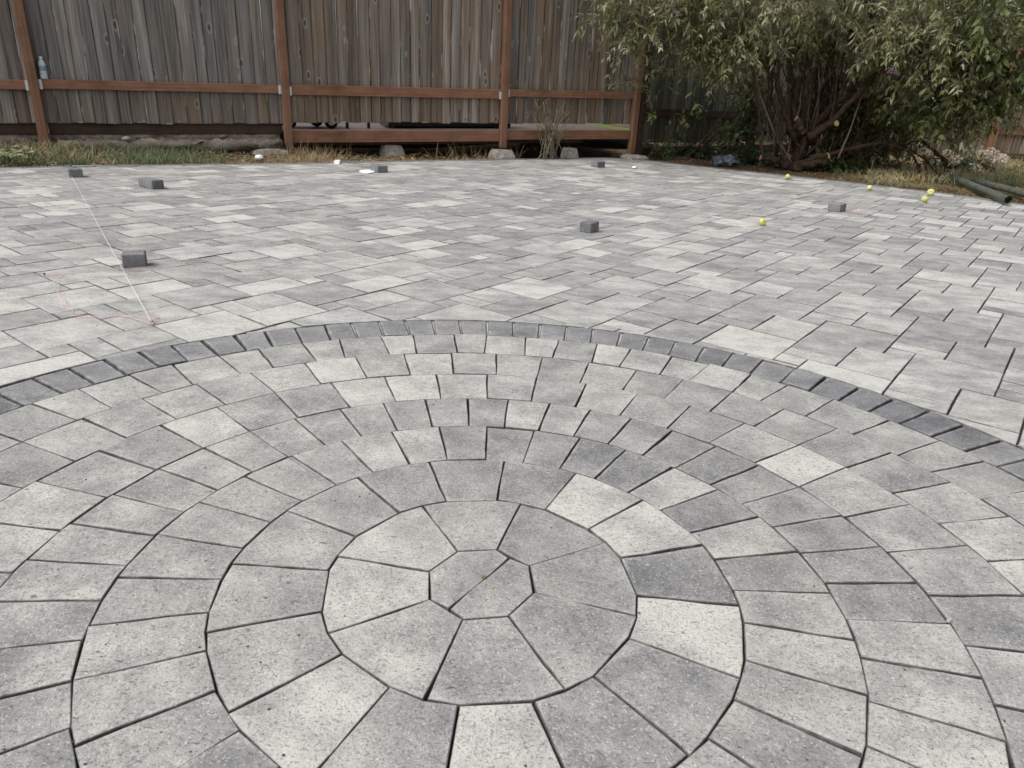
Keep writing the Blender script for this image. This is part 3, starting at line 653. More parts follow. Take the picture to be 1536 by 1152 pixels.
# ------------------------------------------------------------------ front fence
def wood_color(o, tone, warm): o.color = (max(0, min(1, tone)), max(0, min(1, warm)), RNG.random(), 1)
def frame_rot(o, s, t, z, tilt=0):
    o.matrix_world = Matrix.Translation(fp(s, t, z)) @ Matrix(((FD.x, FN.x, 0, 0), (FD.y, FN.y, 0, 0), (0, 0, 1, 0), (0, 0, 0, 1))) @ Matrix.Rotation(tilt, 4, 'Y')
def place(o, parent):
    w = o.matrix_world.copy(); o.parent = parent; o.matrix_parent_inverse = parent_world(parent).inverted()
    o.matrix_basis = w
fence = tag(empty('board_fence', FA), 'weathered grey board fence with rust brown posts and rails behind the patio', 'fence')
def plank_mesh(name, w, h_, th, mat, bev=.0035):
    c_ = bev; xs_ = [(-w/2, th, 1), (-w/2, c_*1.4, 1), (-w/2+c_, 0, 1), (-w/2+.013, 0, 0), (w/2-.013, 0, 0), (w/2-c_, 0, 1), (w/2, c_*1.4, 1), (w/2, th, 1)]
    v = [(x, y, z) for z in (0, .012, h_) for x, y, e in xs_]; n = len(xs_)
    f = [(k*n+i, k*n+(i+1) % n, k*n+n+(i+1) % n, k*n+n+i) for k in range(2) for i in range(n)] + [tuple(range(n-1, -1, -1)), tuple(range(2*n, 3*n))]
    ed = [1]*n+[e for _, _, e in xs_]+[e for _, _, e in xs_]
    return mesh_obj(name, v, f, mat, attrs={'edge': ed})
POST_S = [0.0, 2.0, 4.26, 5.95]
BW = [.096, .104, .112, .120, .088]
proto = []
for w in BW:
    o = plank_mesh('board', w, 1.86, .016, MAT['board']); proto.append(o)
used = set()
def fresh(i):
    if i not in used: used.add(i); return proto[i]
    o = proto[i].copy(); COL.objects.link(o); return o
s = -2.28; bi = 0
while s < 6.0:
    i = RNG.randrange(5); o = fresh(i); w = BW[i]
    bay2 = s > 2.0
    warm = RNG.gauss(.6, .22) if bay2 else RNG.gauss(.12, .15)
    wood_color(o, RNG.gauss(.5, .17), warm)
    frame_rot(o, s+w/2, RNG.choice((.001, .004, .007)) , (.268 if bay2 else .253) + RNG.gauss(0, .003) , RNG.gauss(0, .0022)); place(o, fence)
    s += w + RNG.choice((-.002, -.003, -.001, -.002, -.001, -.003, -.002, -.002, -.002, -.001, -.003, .003))
for i, o in enumerate(proto):
    if i not in used: bpy.data.objects.remove(o)
# posts
for k, ps in enumerate([-2.3] + POST_S):
    mb = MB(); mb.box((-.036, -.072, 0), (.036, 0, 2.15), bev=.004)
    o = mb.build('post', MAT['stain_v']); frame_rot(o, ps, -.002, -.06 if k != 3 else .02); place(o, fence)
# rails, brackets
def rail(s0, s1, z, hh=.089, th=.038, name='rail', mat='stain_h', t=-.039):
    mb = MB(); mb.box((0, 0, 0), (s1-s0, th, hh), bev=.003); o = mb.build(name, MAT[mat])
    ang_ = math.atan(SLOPE)
    o.matrix_world = Matrix.Translation(fp(s0, t, z)) @ Matrix(((FD.x, FN.x, 0, 0), (FD.y, FN.y, 0, 0), (0, 0, 1, 0), (0, 0, 0, 1))) @ Matrix.Rotation(-ang_, 4, 'Y'); place(o, fence); return o
def bracket(s, z, sg, t=-.0415):
    mb = MB(); mb.box((-.011, 0, .004), (.011, .0025, .08)); mb.box((-.003-.009*sg, 0, .004), (.003-.009*sg, .04, .08))
    o = mb.build('rail_bracket', MAT['zinc']); frame_rot(o, s, t, z); place(o, fence)
RS = [-2.3] + POST_S
RZ = [.505, .515, .505, .53]
for k in range(4):
    a, b = RS[k]+.037, RS[k+1]-.037
    rail(a, b, RZ[k]+.008, .074 if k != 2 else .092); rail(a, b, 1.72)
    bracket(a+.011, RZ[k], 1)
    if k < 3: bracket(b-.011, RZ[k], -1)
for k in (2, 3):                                        # low rail carrying the deck edge
    rail(RS[k]+.037, RS[k+1]-.037, .085 if k == 2 else .1, .112 if k == 2 else .1, .04, 'low_rail')
for k in (0, 1):                                        # rotting kick board under the left bays
    rail(RS[k]+.037, RS[k+1]-.037, .165, .105, .03, 'kick_board', 'dark_wood', .026)
# behind: a ledger under the deck rail
# ------------------------------------------------------------------ kerb under the left bay
def rough_bar(name, s0, s1, ztop, hgt, t0, t1, seed, mat, lift=0.0):
    n = 46; prof = 10; v = []; f = []
    r = random.Random(seed)
    for i in range(n+1):
        s = s0+(s1-s0)*i/n
        for k in range(prof):
            a = 2*math.pi*(k+.5)/prof
            cx_, cz_ = math.cos(a), math.sin(a)
            q = max(abs(cx_), abs(cz_)); cx_, cz_ = cx_/q*.9+cx_*.1, cz_/q*.9+cz_*.1
            wob = .012*math.sin(s*9+k*1.7+seed)+.010*math.sin(s*23+k*2.9)+r.gauss(0, .007)
            t = (t0+t1)/2+(t1-t0)/2*cx_+wob; z = ztop-hgt/2+hgt/2*cz_+wob*.9 + lift*((s-s0)/(s1-s0))**2
            v.append(fp(s, t, z))
    for i in range(n):
        for k in range(prof): j = (k+1) % prof; f.append((i*prof+k, i*prof+j, i*prof+prof+j, i*prof+prof+k))
    f.append(tuple(range(prof-1, -1, -1))); f.append(tuple(range(n*prof, (n+1)*prof)))
    return mesh_obj(name, v, f, mat, None, fp((s0+s1)/2, 0, 0), True)
tag(rough_bar('broken_kerb', .10, 1.93, .115, .10, -.15, .06, 2, MAT['concrete'], .01), 'crumbling earth covered concrete kerb under the fence bay with the grass', 'kerb')
tag(rough_bar('soil_bank', -2.2, 1.93, .195, .16, .02, .35, 5, MAT['concrete']), kind='structure')
# ------------------------------------------------------------------ deck behind the fence
deck = tag(empty('deck', fp(3.4, .5, .1)), 'low wooden deck seen through the gap under the fence boards', 'deck')
k = 0; t = .03
while t < 3.4:
    s1 = 5.88+.25*t
    mb = MB(); mb.box((0, 0, 0), (s1-2.06, .135, .03), bev=.003); o = mb.build('plank', MAT['deck'])
    o.matrix_world = Matrix.Translation(fp(2.06, t, .150)) @ Matrix(((FD.x, FN.x, 0, 0), (FD.y, FN.y, 0, 0), (0, 0, 1, 0), (0, 0, 0, 1))) @ Matrix.Rotation(-math.atan(SLOPE), 4, 'Y'); place(o, deck)
    t += .141
for t in (.06, 1.3, 2.6):
    mb = MB(); mb.box((0, 0, 0), (3.25 if t < 1.5 else 2.8, .04, .09)); o = mb.build('joist', MAT['dark_wood'])
    o.matrix_world = Matrix.Translation(fp(2.08, t, .055)) @ Matrix(((FD.x, FN.x, 0, 0), (FD.y, FN.y, 0, 0), (0, 0, 1, 0), (0, 0, 0, 1))) @ Matrix.Rotation(-math.atan(SLOPE), 4, 'Y'); place(o, deck)
mb = MB(); mb.box((2.06, 3.44, -.3), (6.5, 3.47, .145), fp); mb.build('added_light_block', MAT['dark_wood'], deck)  # added board, stops light from behind so the gap below stays dark
# concrete pier blocks
def pier(px, py, wpx, hh, label, t=None):
    p = gnd(px, py, .0); z = (Vector(p)-EYE).dot(ax_f); w = wpx*z/FPX
    mb = MB(); r = random.Random(int(px)); v = []; f = []; n = 4; lev = [(1.0, -.06), (.97, .02), (.82, hh*.75), (.74, hh*.97), (.66, hh)]
    for sc, zz in lev:
        for a in range(12):
            q = 2*math.pi*(a+.5)/12; cx_, cy_ = math.cos(q), math.sin(q); mx = max(abs(cx_), abs(cy_)); k = .75/mx+.25
            x, y = cx_*k*w/2*sc*(1+r.gauss(0, .02)), cy_*k*w/2*sc*(1+r.gauss(0, .02))
            v.append((p.x+FD.x*x+FN.x*y, p.y+FD.y*x+FN.y*y, zz+r.gauss(0, .003)))
    for i in range(len(lev)-1):
        for a in range(12): b = (a+1) % 12; f.append((i*12+a, i*12+b, i*12+12+b, i*12+12+a))
    f.append(tuple(range((len(lev)-1)*12, len(lev)*12)))
    o = mesh_obj('pier_block', v, f, MAT['pier'], None, p, False); tag(o, label, 'concrete block', 'concrete pier blocks under the fence'); return o
pier(588, 233, 34, .105, 'pale concrete pier block under the middle of the low fence rail')
pier(752, 237, 34, .085, 'rounded concrete footing carrying the fence post beside the bare shrub')
pier(854, 237, 22, .11, 'grey concrete pier block just right of the bare shrub')
pier(952, 238, 34, .04, 'low broken concrete footing of the corner fence post')
# cart with wheels on the deck
cart = tag(empty('wheeled_cart', fp(2.55, .5, .181)), 'black cart with small wheels standing on the deck behind the fence', 'cart')
def on_deck(s, t, z): return fp(s, t, .181+z)
for s, t in ((2.10, .45), (2.52, .45), (2.44, .8), (2.12, .8)):
    mb = MB()
    fr = lambda x, y, z, s=s, t=t: on_deck(s+x, t+z, .068+y)
    mb.lathe([(.045, -.02), (.062, -.02), (.068, -.012), (.068, .012), (.062, .02), (.045, .02)], 20, fr)
    w_ = mb.build('wheel', MAT['tyre'], cart, None, False)
    mb = MB(); mb.lathe([(.012, -.026), (.034, -.025), (.036, -.021), (.036, .021), (.034, .025)], 16, fr); mb.build('hub', MAT['zinc'], w_)
mb = MB(); mb.box((2.02, .42, .13), (2.62, .86, .17), lambda s, t, z: on_deck(s, t, z)); mb.build('tray', MAT['black'], cart)
mb = MB(); mb.tube([on_deck(2.04, .64, .16), on_deck(1.98, .64, .5), on_deck(1.95, .64, .85)], .014); mb.build('handle', MAT['black'], cart)
bench = tag(empty('metal_frame', fp(3.6, .6, .181)), 'long low black metal frame resting on the deck behind the boards', 'metal frame')
mb = MB(); mb.box((3.15, .52, .012), (4.62, .86, .3), on_deck, bev=.01); mb.build('body', MAT['black'], bench)
for s in (2.70, 2.93, 3.2, 4.42, 4.58):
    mb = MB(); mb.box((s-.014, .5, 0), (s+.014, .53, .3), on_deck); mb.build('leg', MAT['black'], bench)
mb = MB(); mb.box((2.68, .51, .27), (3.2, .53, .3), on_deck); mb.build('bar', MAT['black'], bench)

# ------------------------------------------------------------------ side fence (mossy, in the shade) and right fence
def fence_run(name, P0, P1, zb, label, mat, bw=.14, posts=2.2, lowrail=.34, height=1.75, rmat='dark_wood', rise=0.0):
    P0, P1 = Vector(P0), Vector(P1); d = (P1-P0); L = d.length; d.normalize(); n = Vector((-d.y, d.x, 0))
    e = tag(empty(name, P0), label, 'fence')
    rot = Matrix(((d.x, n.x, 0, 0), (d.y, n.y, 0, 0), (0, 0, 1, 0), (0, 0, 0, 1)))
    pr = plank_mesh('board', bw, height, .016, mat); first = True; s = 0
    while s < L-bw:
        o = pr if first else pr.copy()
        if not first: COL.objects.link(o)
        first = False
        wood_color(o, RNG.gauss(.5, .2), RNG.gauss(.5, .25))
        p = P0+d*(s+bw/2); o.matrix_world = Matrix.Translation((p.x, p.y, zb+rise*s+RNG.gauss(0, .006))) @ rot @ Matrix.Rotation(RNG.gauss(0, .004), 4, 'Y'); place(o, e)
        s += bw+RNG.choice((.002, .003, .006))
    s = 0.0
    while s <= L+.1:
        mb = MB(); mb.box((-.045, -.09, 0), (.045, 0, height+.35), bev=.004); o = mb.build('post', MAT[rmat if rmat != 'stain_h' else 'stain_v']); p = P0+d*s
        o.matrix_world = Matrix.Translation((p.x, p.y, -.05)) @ rot; place(o, e); s += posts
    for z in (lowrail, height-.25):
        s = .046
        while s < L-.1:
            s1 = min(s+posts-.092, L)
            mb = MB(); mb.box((0, 0, 0), (s1-s, .038, .09), bev=.003); o = mb.build('rail', MAT[rmat]); p = P0+d*s-n*.039
            o.matrix_world = Matrix.Translation((p.x, p.y, zb+z+rise*s)) @ rot @ Matrix.Rotation(-math.atan(rise), 4, 'Y'); place(o, e); s += posts
    return e
C0 = fp(6.02, .0, 0); 
SF1 = Vector((4.3, 11.6, 0))
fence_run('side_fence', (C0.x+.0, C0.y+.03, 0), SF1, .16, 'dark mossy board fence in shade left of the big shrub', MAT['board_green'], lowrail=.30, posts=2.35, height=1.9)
d_ = (SF1-C0); d_.z = 0; L_ = d_.length; d_.normalize(); n_ = Vector((-d_.y, d_.x, 0))
sf = bpy.data.objects['side_fence']; mb = MB()
mb.box((0, 0, -.05), (L_, .03, .112)); o = mb.build('low_board', MAT['dark_wood'])
o.matrix_world = Matrix.Translation((C0.x, C0.y+.03, 0)) @ Matrix(((d_.x, n_.x, 0, 0), (d_.y, n_.y, 0, 0), (0, 0, 1, 0), (0, 0, 0, 1))); place(o, sf)
RF = gnd(1515, 238, .03)
RF0 = Vector((4.05, 11.62, 0)); dr = (Vector((RF.x, RF.y, 0))-RF0)
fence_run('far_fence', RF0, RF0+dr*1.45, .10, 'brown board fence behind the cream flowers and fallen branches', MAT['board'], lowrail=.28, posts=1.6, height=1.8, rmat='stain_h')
# ------------------------------------------------------------------ leaves
def leaf_mesh(name, P, DIR, NRM, LEN, WID, TONE, mat, parent, curl=.25, kind=None, rows=3):
    """many leaves as one mesh; each leaf is a folded, curved blade of 2*(rows-1) quads and tips"""
    n = len(P); P = np.asarray(P, float); DIR = np.asarray(DIR, float); NRM = np.asarray(NRM, float)
    DIR /= np.linalg.norm(DIR, axis=1)[:, None]+1e-9
    SIDE = np.cross(DIR, NRM); SIDE /= np.linalg.norm(SIDE, axis=1)[:, None]+1e-9
    NRM = np.cross(SIDE, DIR)
    LEN = np.asarray(LEN)[:, None]; WID = np.asarray(WID)[:, None]
    c = (NP.uniform(.3, 1.5, n)*curl)[:, None]
    def pt(t, w, fold): return P + DIR*LEN*t - NRM*LEN*c*t*t + SIDE*WID*w + NRM*WID*fold
    V = np.stack([pt(0, 0, 0), pt(.33, -.5, .15), pt(.33, 0, 0), pt(.33, .5, .15), pt(.66, -.40, .12), pt(.66, 0, 0), pt(.66, .40, .12), pt(1, 0, 0)], 1).reshape(-1, 3)
    fq = np.array([[0, 2, 1, 1], [0, 3, 2, 2], [1, 2, 5, 4], [2, 3, 6, 5], [4, 5, 7, 7], [5, 6, 7, 7]])
    base = (np.arange(n)*8)[:, None]
    tri = np.array([[0, 2, 1], [0, 3, 2], [1, 2, 5], [1, 5, 4], [2, 3, 6], [2, 6, 5], [4, 5, 7], [5, 6, 7]])
    Fc = (base[:, None]+tri[None]).reshape(-1, 3)
    me = bpy.data.meshes.new(name); me.vertices.add(len(V)); me.vertices.foreach_set('co', V.astype('f').ravel())
    me.loops.add(len(Fc)*3); me.loops.foreach_set('vertex_index', Fc.astype('i').ravel())
    me.polygons.add(len(Fc)); me.polygons.foreach_set('loop_start', np.arange(0, len(Fc)*3, 3, dtype='i')); me.polygons.foreach_set('loop_total', np.full(len(Fc), 3, 'i'))
    me.update(); a = me.attributes.new('tone', 'FLOAT', 'POINT'); a.data.foreach_set('value', np.repeat(np.clip(TONE, 0, 1), 8).astype('f'))
    me.materials.append(mat); o = bpy.data.objects.new(name, me); COL.objects.link(o)
    if parent: set_parent(o, parent)
    if kind: o['kind'] = kind
    return o
class Leaves:
    def __init__(s): s.P = []; s.D = []; s.N = []; s.L = []; s.W = []; s.T = []
    def add(s, p, d, n, l, w, t): s.P.append(p); s.D.append(d); s.N.append(n); s.L.append(l); s.W.append(w); s.T.append(t)
    def build(s, name, mat, parent, curl=.25, kind=None):
        return leaf_mesh(name, s.P, s.D, s.N, s.L, s.W, s.T, mat, parent, curl, kind)
def spray(lv, tw, start, direction, length, leaf, width, tone, droop=.5, pairs=9, spread=.9, rad=.003, rr=None):
    """one twig with opposite leaf pairs; direction bends down along the twig"""
    r = rr or RNG
    p = Vector(start); d = Vector(direction).normalized(); pts = [p.copy()]; side = d.orthogonal().normalized()
    side.rotate(Matrix.Rotation(r.uniform(0, 6.28), 3, d))
    st = length/pairs
    for k in range(pairs):
        d = (d + Vector((r.gauss(0, .10), r.gauss(0, .10), -droop/pairs*1.6+r.gauss(0, .05)))).normalized()
        p = p + d*st; pts.append(p.copy())
        side = (side - d*side.dot(d)).normalized(); side.rotate(Matrix.Rotation(1.45+r.gauss(0, .25), 3, d))
        sc = .65+.5*math.sin(math.pi*(k+1)/(pairs+1))
        for sg in (-1, 1):
            ld = (side*sg*spread + d*.75 + Vector((r.gauss(0, .18), r.gauss(0, .18), -.25+r.gauss(0, .2)))).normalized()
            nn = (d*.4 + Vector((r.gauss(0, .35), r.gauss(0, .35), 1))).normalized()
            L = leaf*sc*r.uniform(.5, 1.4)
            lv.add(p, ld, nn, L, width*L*r.uniform(.8, 1.2), tone+r.gauss(0, .2))
    lv.add(p, d, Vector((0, 0, 1)) + side*.3, leaf*.8, leaf*.8*width, tone+.1)
    if tw is not None: tw.tube(pts[::2] if len(pts) % 2 else pts[::2]+[pts[-1]], [rad*(1-.6*i/max(1, len(pts)//2)) for i in range(len(pts[::2]) if len(pts) % 2 else len(pts[::2])+1)], 4, False)
def clump(lv, tw, px, py, Y, rx, ry, rd, n, leaf, width, tone, droop=.6, length=.45, pairs=8, up=.1, rr=None):
    """n twigs spread through an ellipsoid centred where (px,py) lies at depth Y; radii in metres"""
    r = rr or RNG; c = at(px, py, Y)
    for _ in range(n):
        while True:
            q = Vector((r.uniform(-1, 1), r.uniform(-1, 1), r.uniform(-1, 1)))
            if q.length < 1: break
        p = c + Vector((q.x*rx, q.y*rd, q.z*ry))
        out = Vector((q.x+r.gauss(0, .5), q.y+r.gauss(0, .5)-.15, q.z*.6+up+r.gauss(0, .4)))
        spray(lv, tw, p - out.normalized()*length*.5, out, length*r.uniform(.6, 1.25), leaf, width, tone+.22*q.z+r.gauss(0, .13), droop, pairs, rr=r)

# ------------------------------------------------------------------ the big shrub
SB = gnd(1200, 256)
shrub = tag(empty('butterfly_shrub', SB), 'large many stemmed shrub with silvery drooping leaves overhanging the patio corner', 'shrub')
SY = SB.y+.12
def stem(px, rads, name='stem', mat='bark', dy=0.0, dys=None, n=8, wob=.012, parent=shrub):
    pts = []
    for i, q in enumerate(px):
        yy = SY+dy+(dys[i] if dys else 0); pts.append(at(q[0], q[1], yy))
    sm = catmull(pts, 5); m_ = len(sm); rr = []
    for i in range(m_):
        t = i/(m_-1)*(len(rads)-1); k = min(int(t), len(rads)-2); rr.append((rads[k]*(1-t+k)+rads[k+1]*(t-k))*(1+RNG.gauss(0, .07)))
    sm = [p+Vector((RNG.gauss(0, wob), RNG.gauss(0, wob), RNG.gauss(0, wob*.5))) for p in sm]
    mb = MB(); mb.tube(sm, rr, n); o = mb.build(name, MAT[mat], parent, None, True); return o, sm, rr
def cut_end(o, sm, rr):
    d = (sm[-1]-sm[-2]).normalized(); mb = MB(); mb.tube([sm[-1]-d*.004, sm[-1]+d*.006], [rr[-1]*1.0, rr[-1]*.97], 10); mb.build('sawn_end', MAT['cut'], o)
trunk, _, _ = stem([(1200, 262), (1198, 240), (1203, 218), (1210, 200)], [.10, .085, .07, .045], 'trunk', 'bark', n=12, wob=.008)
stem([(1208, 215), (1235, 172), (1262, 146), (1282, 118), (1308, 90), (1316, 55), (1304, 15), (1300, -60), (1310, -160)], [.036, .032, .028, .025, .023, .02, .018, .015, .009], dys=[0, -.05, -.1, -.1, -.15, -.2, -.3, -.5, -.8])
stem([(1313, 66), (1319, 40), (1310, 8), (1296, -50), (1270, -140)], [.026, .024, .02, .017, .01], dy=-.18, dys=[0, 0, -.1, -.2, -.4])
stem([(1205, 225), (1240, 187), (1271, 152), (1283, 110), (1280, 70), (1270, 25), (1262, -50), (1240, -150)], [.036, .032, .028, .026, .024, .021, .017, .01], mat='bark_red', dys=[.05, .05, .05, 0, -.05, -.1, -.3, -.6])
stem([(1212, 212), (1252, 178), (1300, 126), (1332, 100), (1372, 78), (1430, 62), (1500, 60)], [.04, .034, .03, .024, .018, .013, .007], dys=[-.1, -.15, -.25, -.35, -.45, -.6, -.9])
cut_end(*stem([(1210, 208), (1230, 194), (1244, 186), (1253, 185)], [.05, .042, .036, .034], 'cut_stem', 'bark', -.2, n=10))
cut_end(*stem([(1300, 124), (1308, 117), (1316, 112)], [.022, .019, .018], 'cut_stem', 'bark', -.3, n=8))
cut_end(*stem([(1205, 200), (1200, 188), (1196, 178)], [.04, .034, .03], 'cut_stem', 'bark_red', -.2, n=8))
stem([(1198, 215), (1190, 165), (1198, 120), (1215, 90), (1229, 70), (1222, 52), (1205, 20), (1190, -60)], [.045, .036, .03, .026, .022, .018, .014, .007], dys=[0, 0, -.1, -.1, -.2, -.2, -.3, -.5])
stem([(1228, 73), (1246, 96), (1251, 122), (1246, 152), (1236, 185)], [.016, .017, .018, .02, .022], dy=-.05)
stem([(1195, 212), (1174, 158), (1162, 116), (1143, 92), (1125, 40), (1100, -40)], [.04, .032, .027, .02, .014, .007], dys=[-.1, -.15, -.2, -.3, -.5, -.8])
stem([(1195, 205), (1188, 128), (1183, 92), (1176, 60), (1160, 0), (1150, -80)], [.03, .025, .02, .018, .014, .007], mat='bark_red', dys=[0, 0, 0, -.1, -.3, -.6])
stem([(1203, 205), (1204, 130), (1200, 80), (1196, 30), (1200, -60)], [.036, .03, .025, .02, .01], mat='bark_red', dy=.1)
stem([(1143, 240), (1139, 180), (1132, 118), (1122, 72), (1104, 20), (1070, -40)], [.017, .016, .014, .012, .009, .005], mat='bark_red', dys=[-.1, -.1, -.2, -.3, -.5, -.9])
stem([(1165, 240), (1163, 180), (1158, 120), (1166, 60), (1175, -20)], [.014, .013, .012, .01, .006], mat='bark', dy=.15)
stem([(1248, 200), (1250, 140), (1248, 80), (1240, 20), (1238, -60)], [.02, .018, .014, .01, .006], mat='bark', dy=.25)
cut_end(*stem([(1188, 254), (1170, 243), (1152, 238), (1140, 238)], [.05, .034, .030, .028], 'cut_stem', 'bark', -.12, n=10))
cut_end(*stem([(1192, 252), (1212, 241), (1230, 235), (1244, 234)], [.05, .042, .038, .036], 'cut_stem', 'bark', -.2, n=10))
cut_end(*stem([(1190, 256), (1208, 248), (1224, 244), (1235, 244)], [.045, .04, .036, .034], 'cut_stem', 'bark', -.25, n=10))
# low arching bare branches to the right
for px, r0, dy in (([(1215, 240), (1280, 222), (1340, 212), (1380, 212), (1406, 230), (1426, 252)], .026, -.1), ([(1325, 214), (1345, 235), (1352, 262), (1346, 277)], .012, -.15), ([(1335, 216), (1368, 232), (1378, 258), (1372, 274)], .013, -.3),
                   ([(1350, 212), (1385, 238), (1414, 268)], .010, -.2), ([(1300, 222), (1330, 240), (1338, 270)], .010, .1), ([(1376, 270), (1400, 264), (1424, 256)], .007, -.2), ([(1418, 240), (1416, 262), (1412, 278)], .009, -.25), ([(1270, 226), (1300, 246), (1310, 262)], .012, .0)):
    stem(px, [r0, r0*.85, r0*.6], 'branch', 'bark', dy, n=6, wob=.006)
r = random.Random(77)
for k in range(48):                                     # crowded thin shoots between the main stems
    bx_, tx_ = r.gauss(1205, 24), 0
    ty_ = r.uniform(-40, 130); tx_ = bx_+r.gauss(0, 45)*(1-ty_/300)+(r.uniform(0, 60) if r.random() < .4 else 0); dy = r.uniform(-.2, .6)
    stem([(bx_, 245+r.uniform(-20, 6)), (bx_*.6+tx_*.4+r.gauss(0, 7), 190), (bx_*.25+tx_*.75+r.gauss(0, 8), 190*.35+ty_*.65), (tx_, ty_)], [.012, .010, .008, .004], 'shoot', r.choice(('bark', 'bark_red', 'twig', 'bark_red')), dy, n=5, wob=.006)
lv = Leaves(); tw = MB(); r1 = random.Random(3)
S = lambda px, py, dY, rx, ry, rd, n, tone=.5, **k: clump(lv, tw, px, py, SY+dY, rx, ry, rd, int(n*1.75)+1, k.pop('leaf', .072), k.pop('width', .25), tone, rr=r1, **k)
# fringe hanging over the fence on the left
S(925, 2, -.5, .30, .14, .25, 12, .45); S(955, 20, -.55, .28, .2, .25, 15, .5); S(975, -10, -.6, .4, .25, .35, 22, .5); S(960, 55, -.6, .13, .16, .12, 6, .72)
S(950, 62, -.5, .10, .10, .1, 4, .7); S(1010, 15, -.5, .28, .22, .3, 18, .5); S(1055, 35, -.5, .35, .3, .35, 34, .5); S(1075, 75, -.5, .3, .25, .3, 24, .45); S(1105, 60, -.6, .32, .3, .35, 30, .6)
S(1120, 10, -.6, .45, .3, .4, 44, .62); S(1070, -30, -.6, .5, .3, .5, 40, .5); S(1090, 105, -.4, .2, .15, .2, 9, .45)
S(985, 100, -.2, .30, .07, .1, 5, .35, droop=.2, length=.6); S(945, 118, -.3, .22, .06, .1, 4, .3, droop=.2, length=.5)
# crown above and around the stems
S(1170, 20, -.3, .5, .3, .5, 55, .55); S(1160, 62, .1, .4, .25, .4, 34, .4); S(1230, 15, -.2, .5, .3, .5, 48, .5); S(1235, 60, .4, .45, .25, .4, 30, .38); S(1290, 20, .3, .5, .3, .5, 46, .45)
S(1345, 30, -.5, .45, .35, .5, 56, .55); S(1400, 40, -.7, .5, .35, .5, 66, .62); S(1445, 45, -.8, .4, .35, .45, 54, .66); S(1390, 95, -.6, .45, .22, .45, 40, .5); S(1440, 105, -.8, .4, .25, .4, 40, .52)
S(1345, 85, -.4, .3, .2, .3, 26, .5); S(1320, 110, .4, .45, .3, .4, 36, .3); S(1345, 150, .3, .45, .3, .4, 38, .3); S(1300, 170, .6, .4, .3, .3, 30, .25); S(1290, 210, .4, .35, .22, .3, 28, .25); S(1345, 190, .3, .35, .2, .3, 24, .28)
S(1255, 130, .8, .4, .4, .3, 28, .28); S(1200, 140, .8, .45, .4, .25, 24, .28); S(1140, 130, .7, .3, .35, .25, 16, .28)
S(1420, 165, -.5, .3, .12, .3, 13, .52, droop=1.0); S(1450, 170, -.6, .25, .12, .25, 10, .5, droop=1.0); S(1475, 135, -.7, .3, .18, .3, 16, .5, droop=.9)
S(1440, 190, -.7, .22, .12, .2, 8, .55, droop=1.0); S(1525, 130, -.9, .25, .2, .2, 10, .6)
S(1400, -5, .6, .5, .3, .3, 34, .3); S(1300, -10, .7, .5, .3, .3, 34, .3); S(1480, -10, .5, .5, .3, .3, 34, .3); S(1220, -10, .6, .4, .25, .3, 20, .3)
for x in range(900, 1620, 60):
    S(x, -70-RNG.uniform(0, 40), -.3, .5, .25, .5, 16, .5); 
    if x > 1000: S(x, -150-RNG.uniform(0, 40), -.1, .5, .3, .6, 9, .5)
lv.build('crown', MAT['leaf_silver'], shrub); print('shrub leaves', len(lv.P))
tw.build('twigs', MAT['twig'], shrub, None, True)
# faded purple flower heads
fl = NT('faded_purple_flower', .9, .1).color((.34, .22, .34)).m
for px, py, Y in ((1008, 13, SY-.75), (1340, 105, SY-.75)):
    c = at(px, py, Y); mb = MB()
    for k in range(26):
        t = k/25; a = k*2.4; q = c+Vector((t*.13-.06, .022*(1-t*.6)*math.cos(a), .022*(1-t*.6)*math.sin(a)-.03*t)); mb.lathe([(.002, -.008), (.010, 0), (.003, .008)], 5, lambda x, y, z, q=q: (q.x+x, q.y+y, q.z+z))
    mb.build('flower', fl, shrub)
# ------------------------------------------------------------------ dark evergreen behind the stems
def bush(name, label, cat, px, py, Ybase, clumps, leaf, width, mat, stems, curl=.2, group=None, seed=1, pairs=6, length=.3):
    b = at(px, py, Ybase); b.z = .03; e = tag(empty(name, b), label, cat, group); r = random.Random(seed)
    lv = Leaves(); tw = MB()
    for cx_, cy_, dY, rx, ry, rd, n, tone in clumps: clump(lv, tw, cx_, cy_, Ybase+dY, rx, ry, rd, n, leaf, width, tone, rr=r, length=length, pairs=pairs)
    for (ex, ey, dY, rad) in stems:
        q = at(ex, ey, Ybase+dY); mid = b.lerp(q, .5)+Vector((r.gauss(0, .06), r.gauss(0, .06), .05))
        tw.tube(catmull([b+Vector((r.gauss(0, .04), r.gauss(0, .04), -.05)), mid, q], 5), [rad*(1-.7*i/10) for i in range(11)], 6)
    tw.build('trunk', MAT['bark'], e, None, True); lv.build('crown', mat, e, curl); return e
bush('evergreen_bush', 'dark green bushy shrub filling the space right behind the big shrub stems', 'bush', 1290, 240, SY+.75,
     [(1300, 150, 0, .5, .35, .35, 85, .4), (1280, 205, 0, .5, .3, .35, 80, .38), (1335, 190, .0, .45, .3, .35, 70, .42), (1340, 130, 0, .4, .3, .3, 55, .42), (1250, 225, -.1, .3, .2, .25, 32, .34), (1225, 240, -.75, .2, .08, .15, 16, .3), (1165, 235, -.5, .2, .12, .2, 18, .3), (1262, 245, -.8, .25, .08, .15, 20, .34), (1290, 242, -.35, .5, .10, .25, 30, .3), (1235, 120, .3, .4, .4, .3, 40, .3)],
     .062, .5, MAT['leaf_dark'], [(1300, 150, 0, .03), (1340, 170, 0, .025), (1260, 190, 0, .025), (1240, 130, .2, .02)], seed=4)
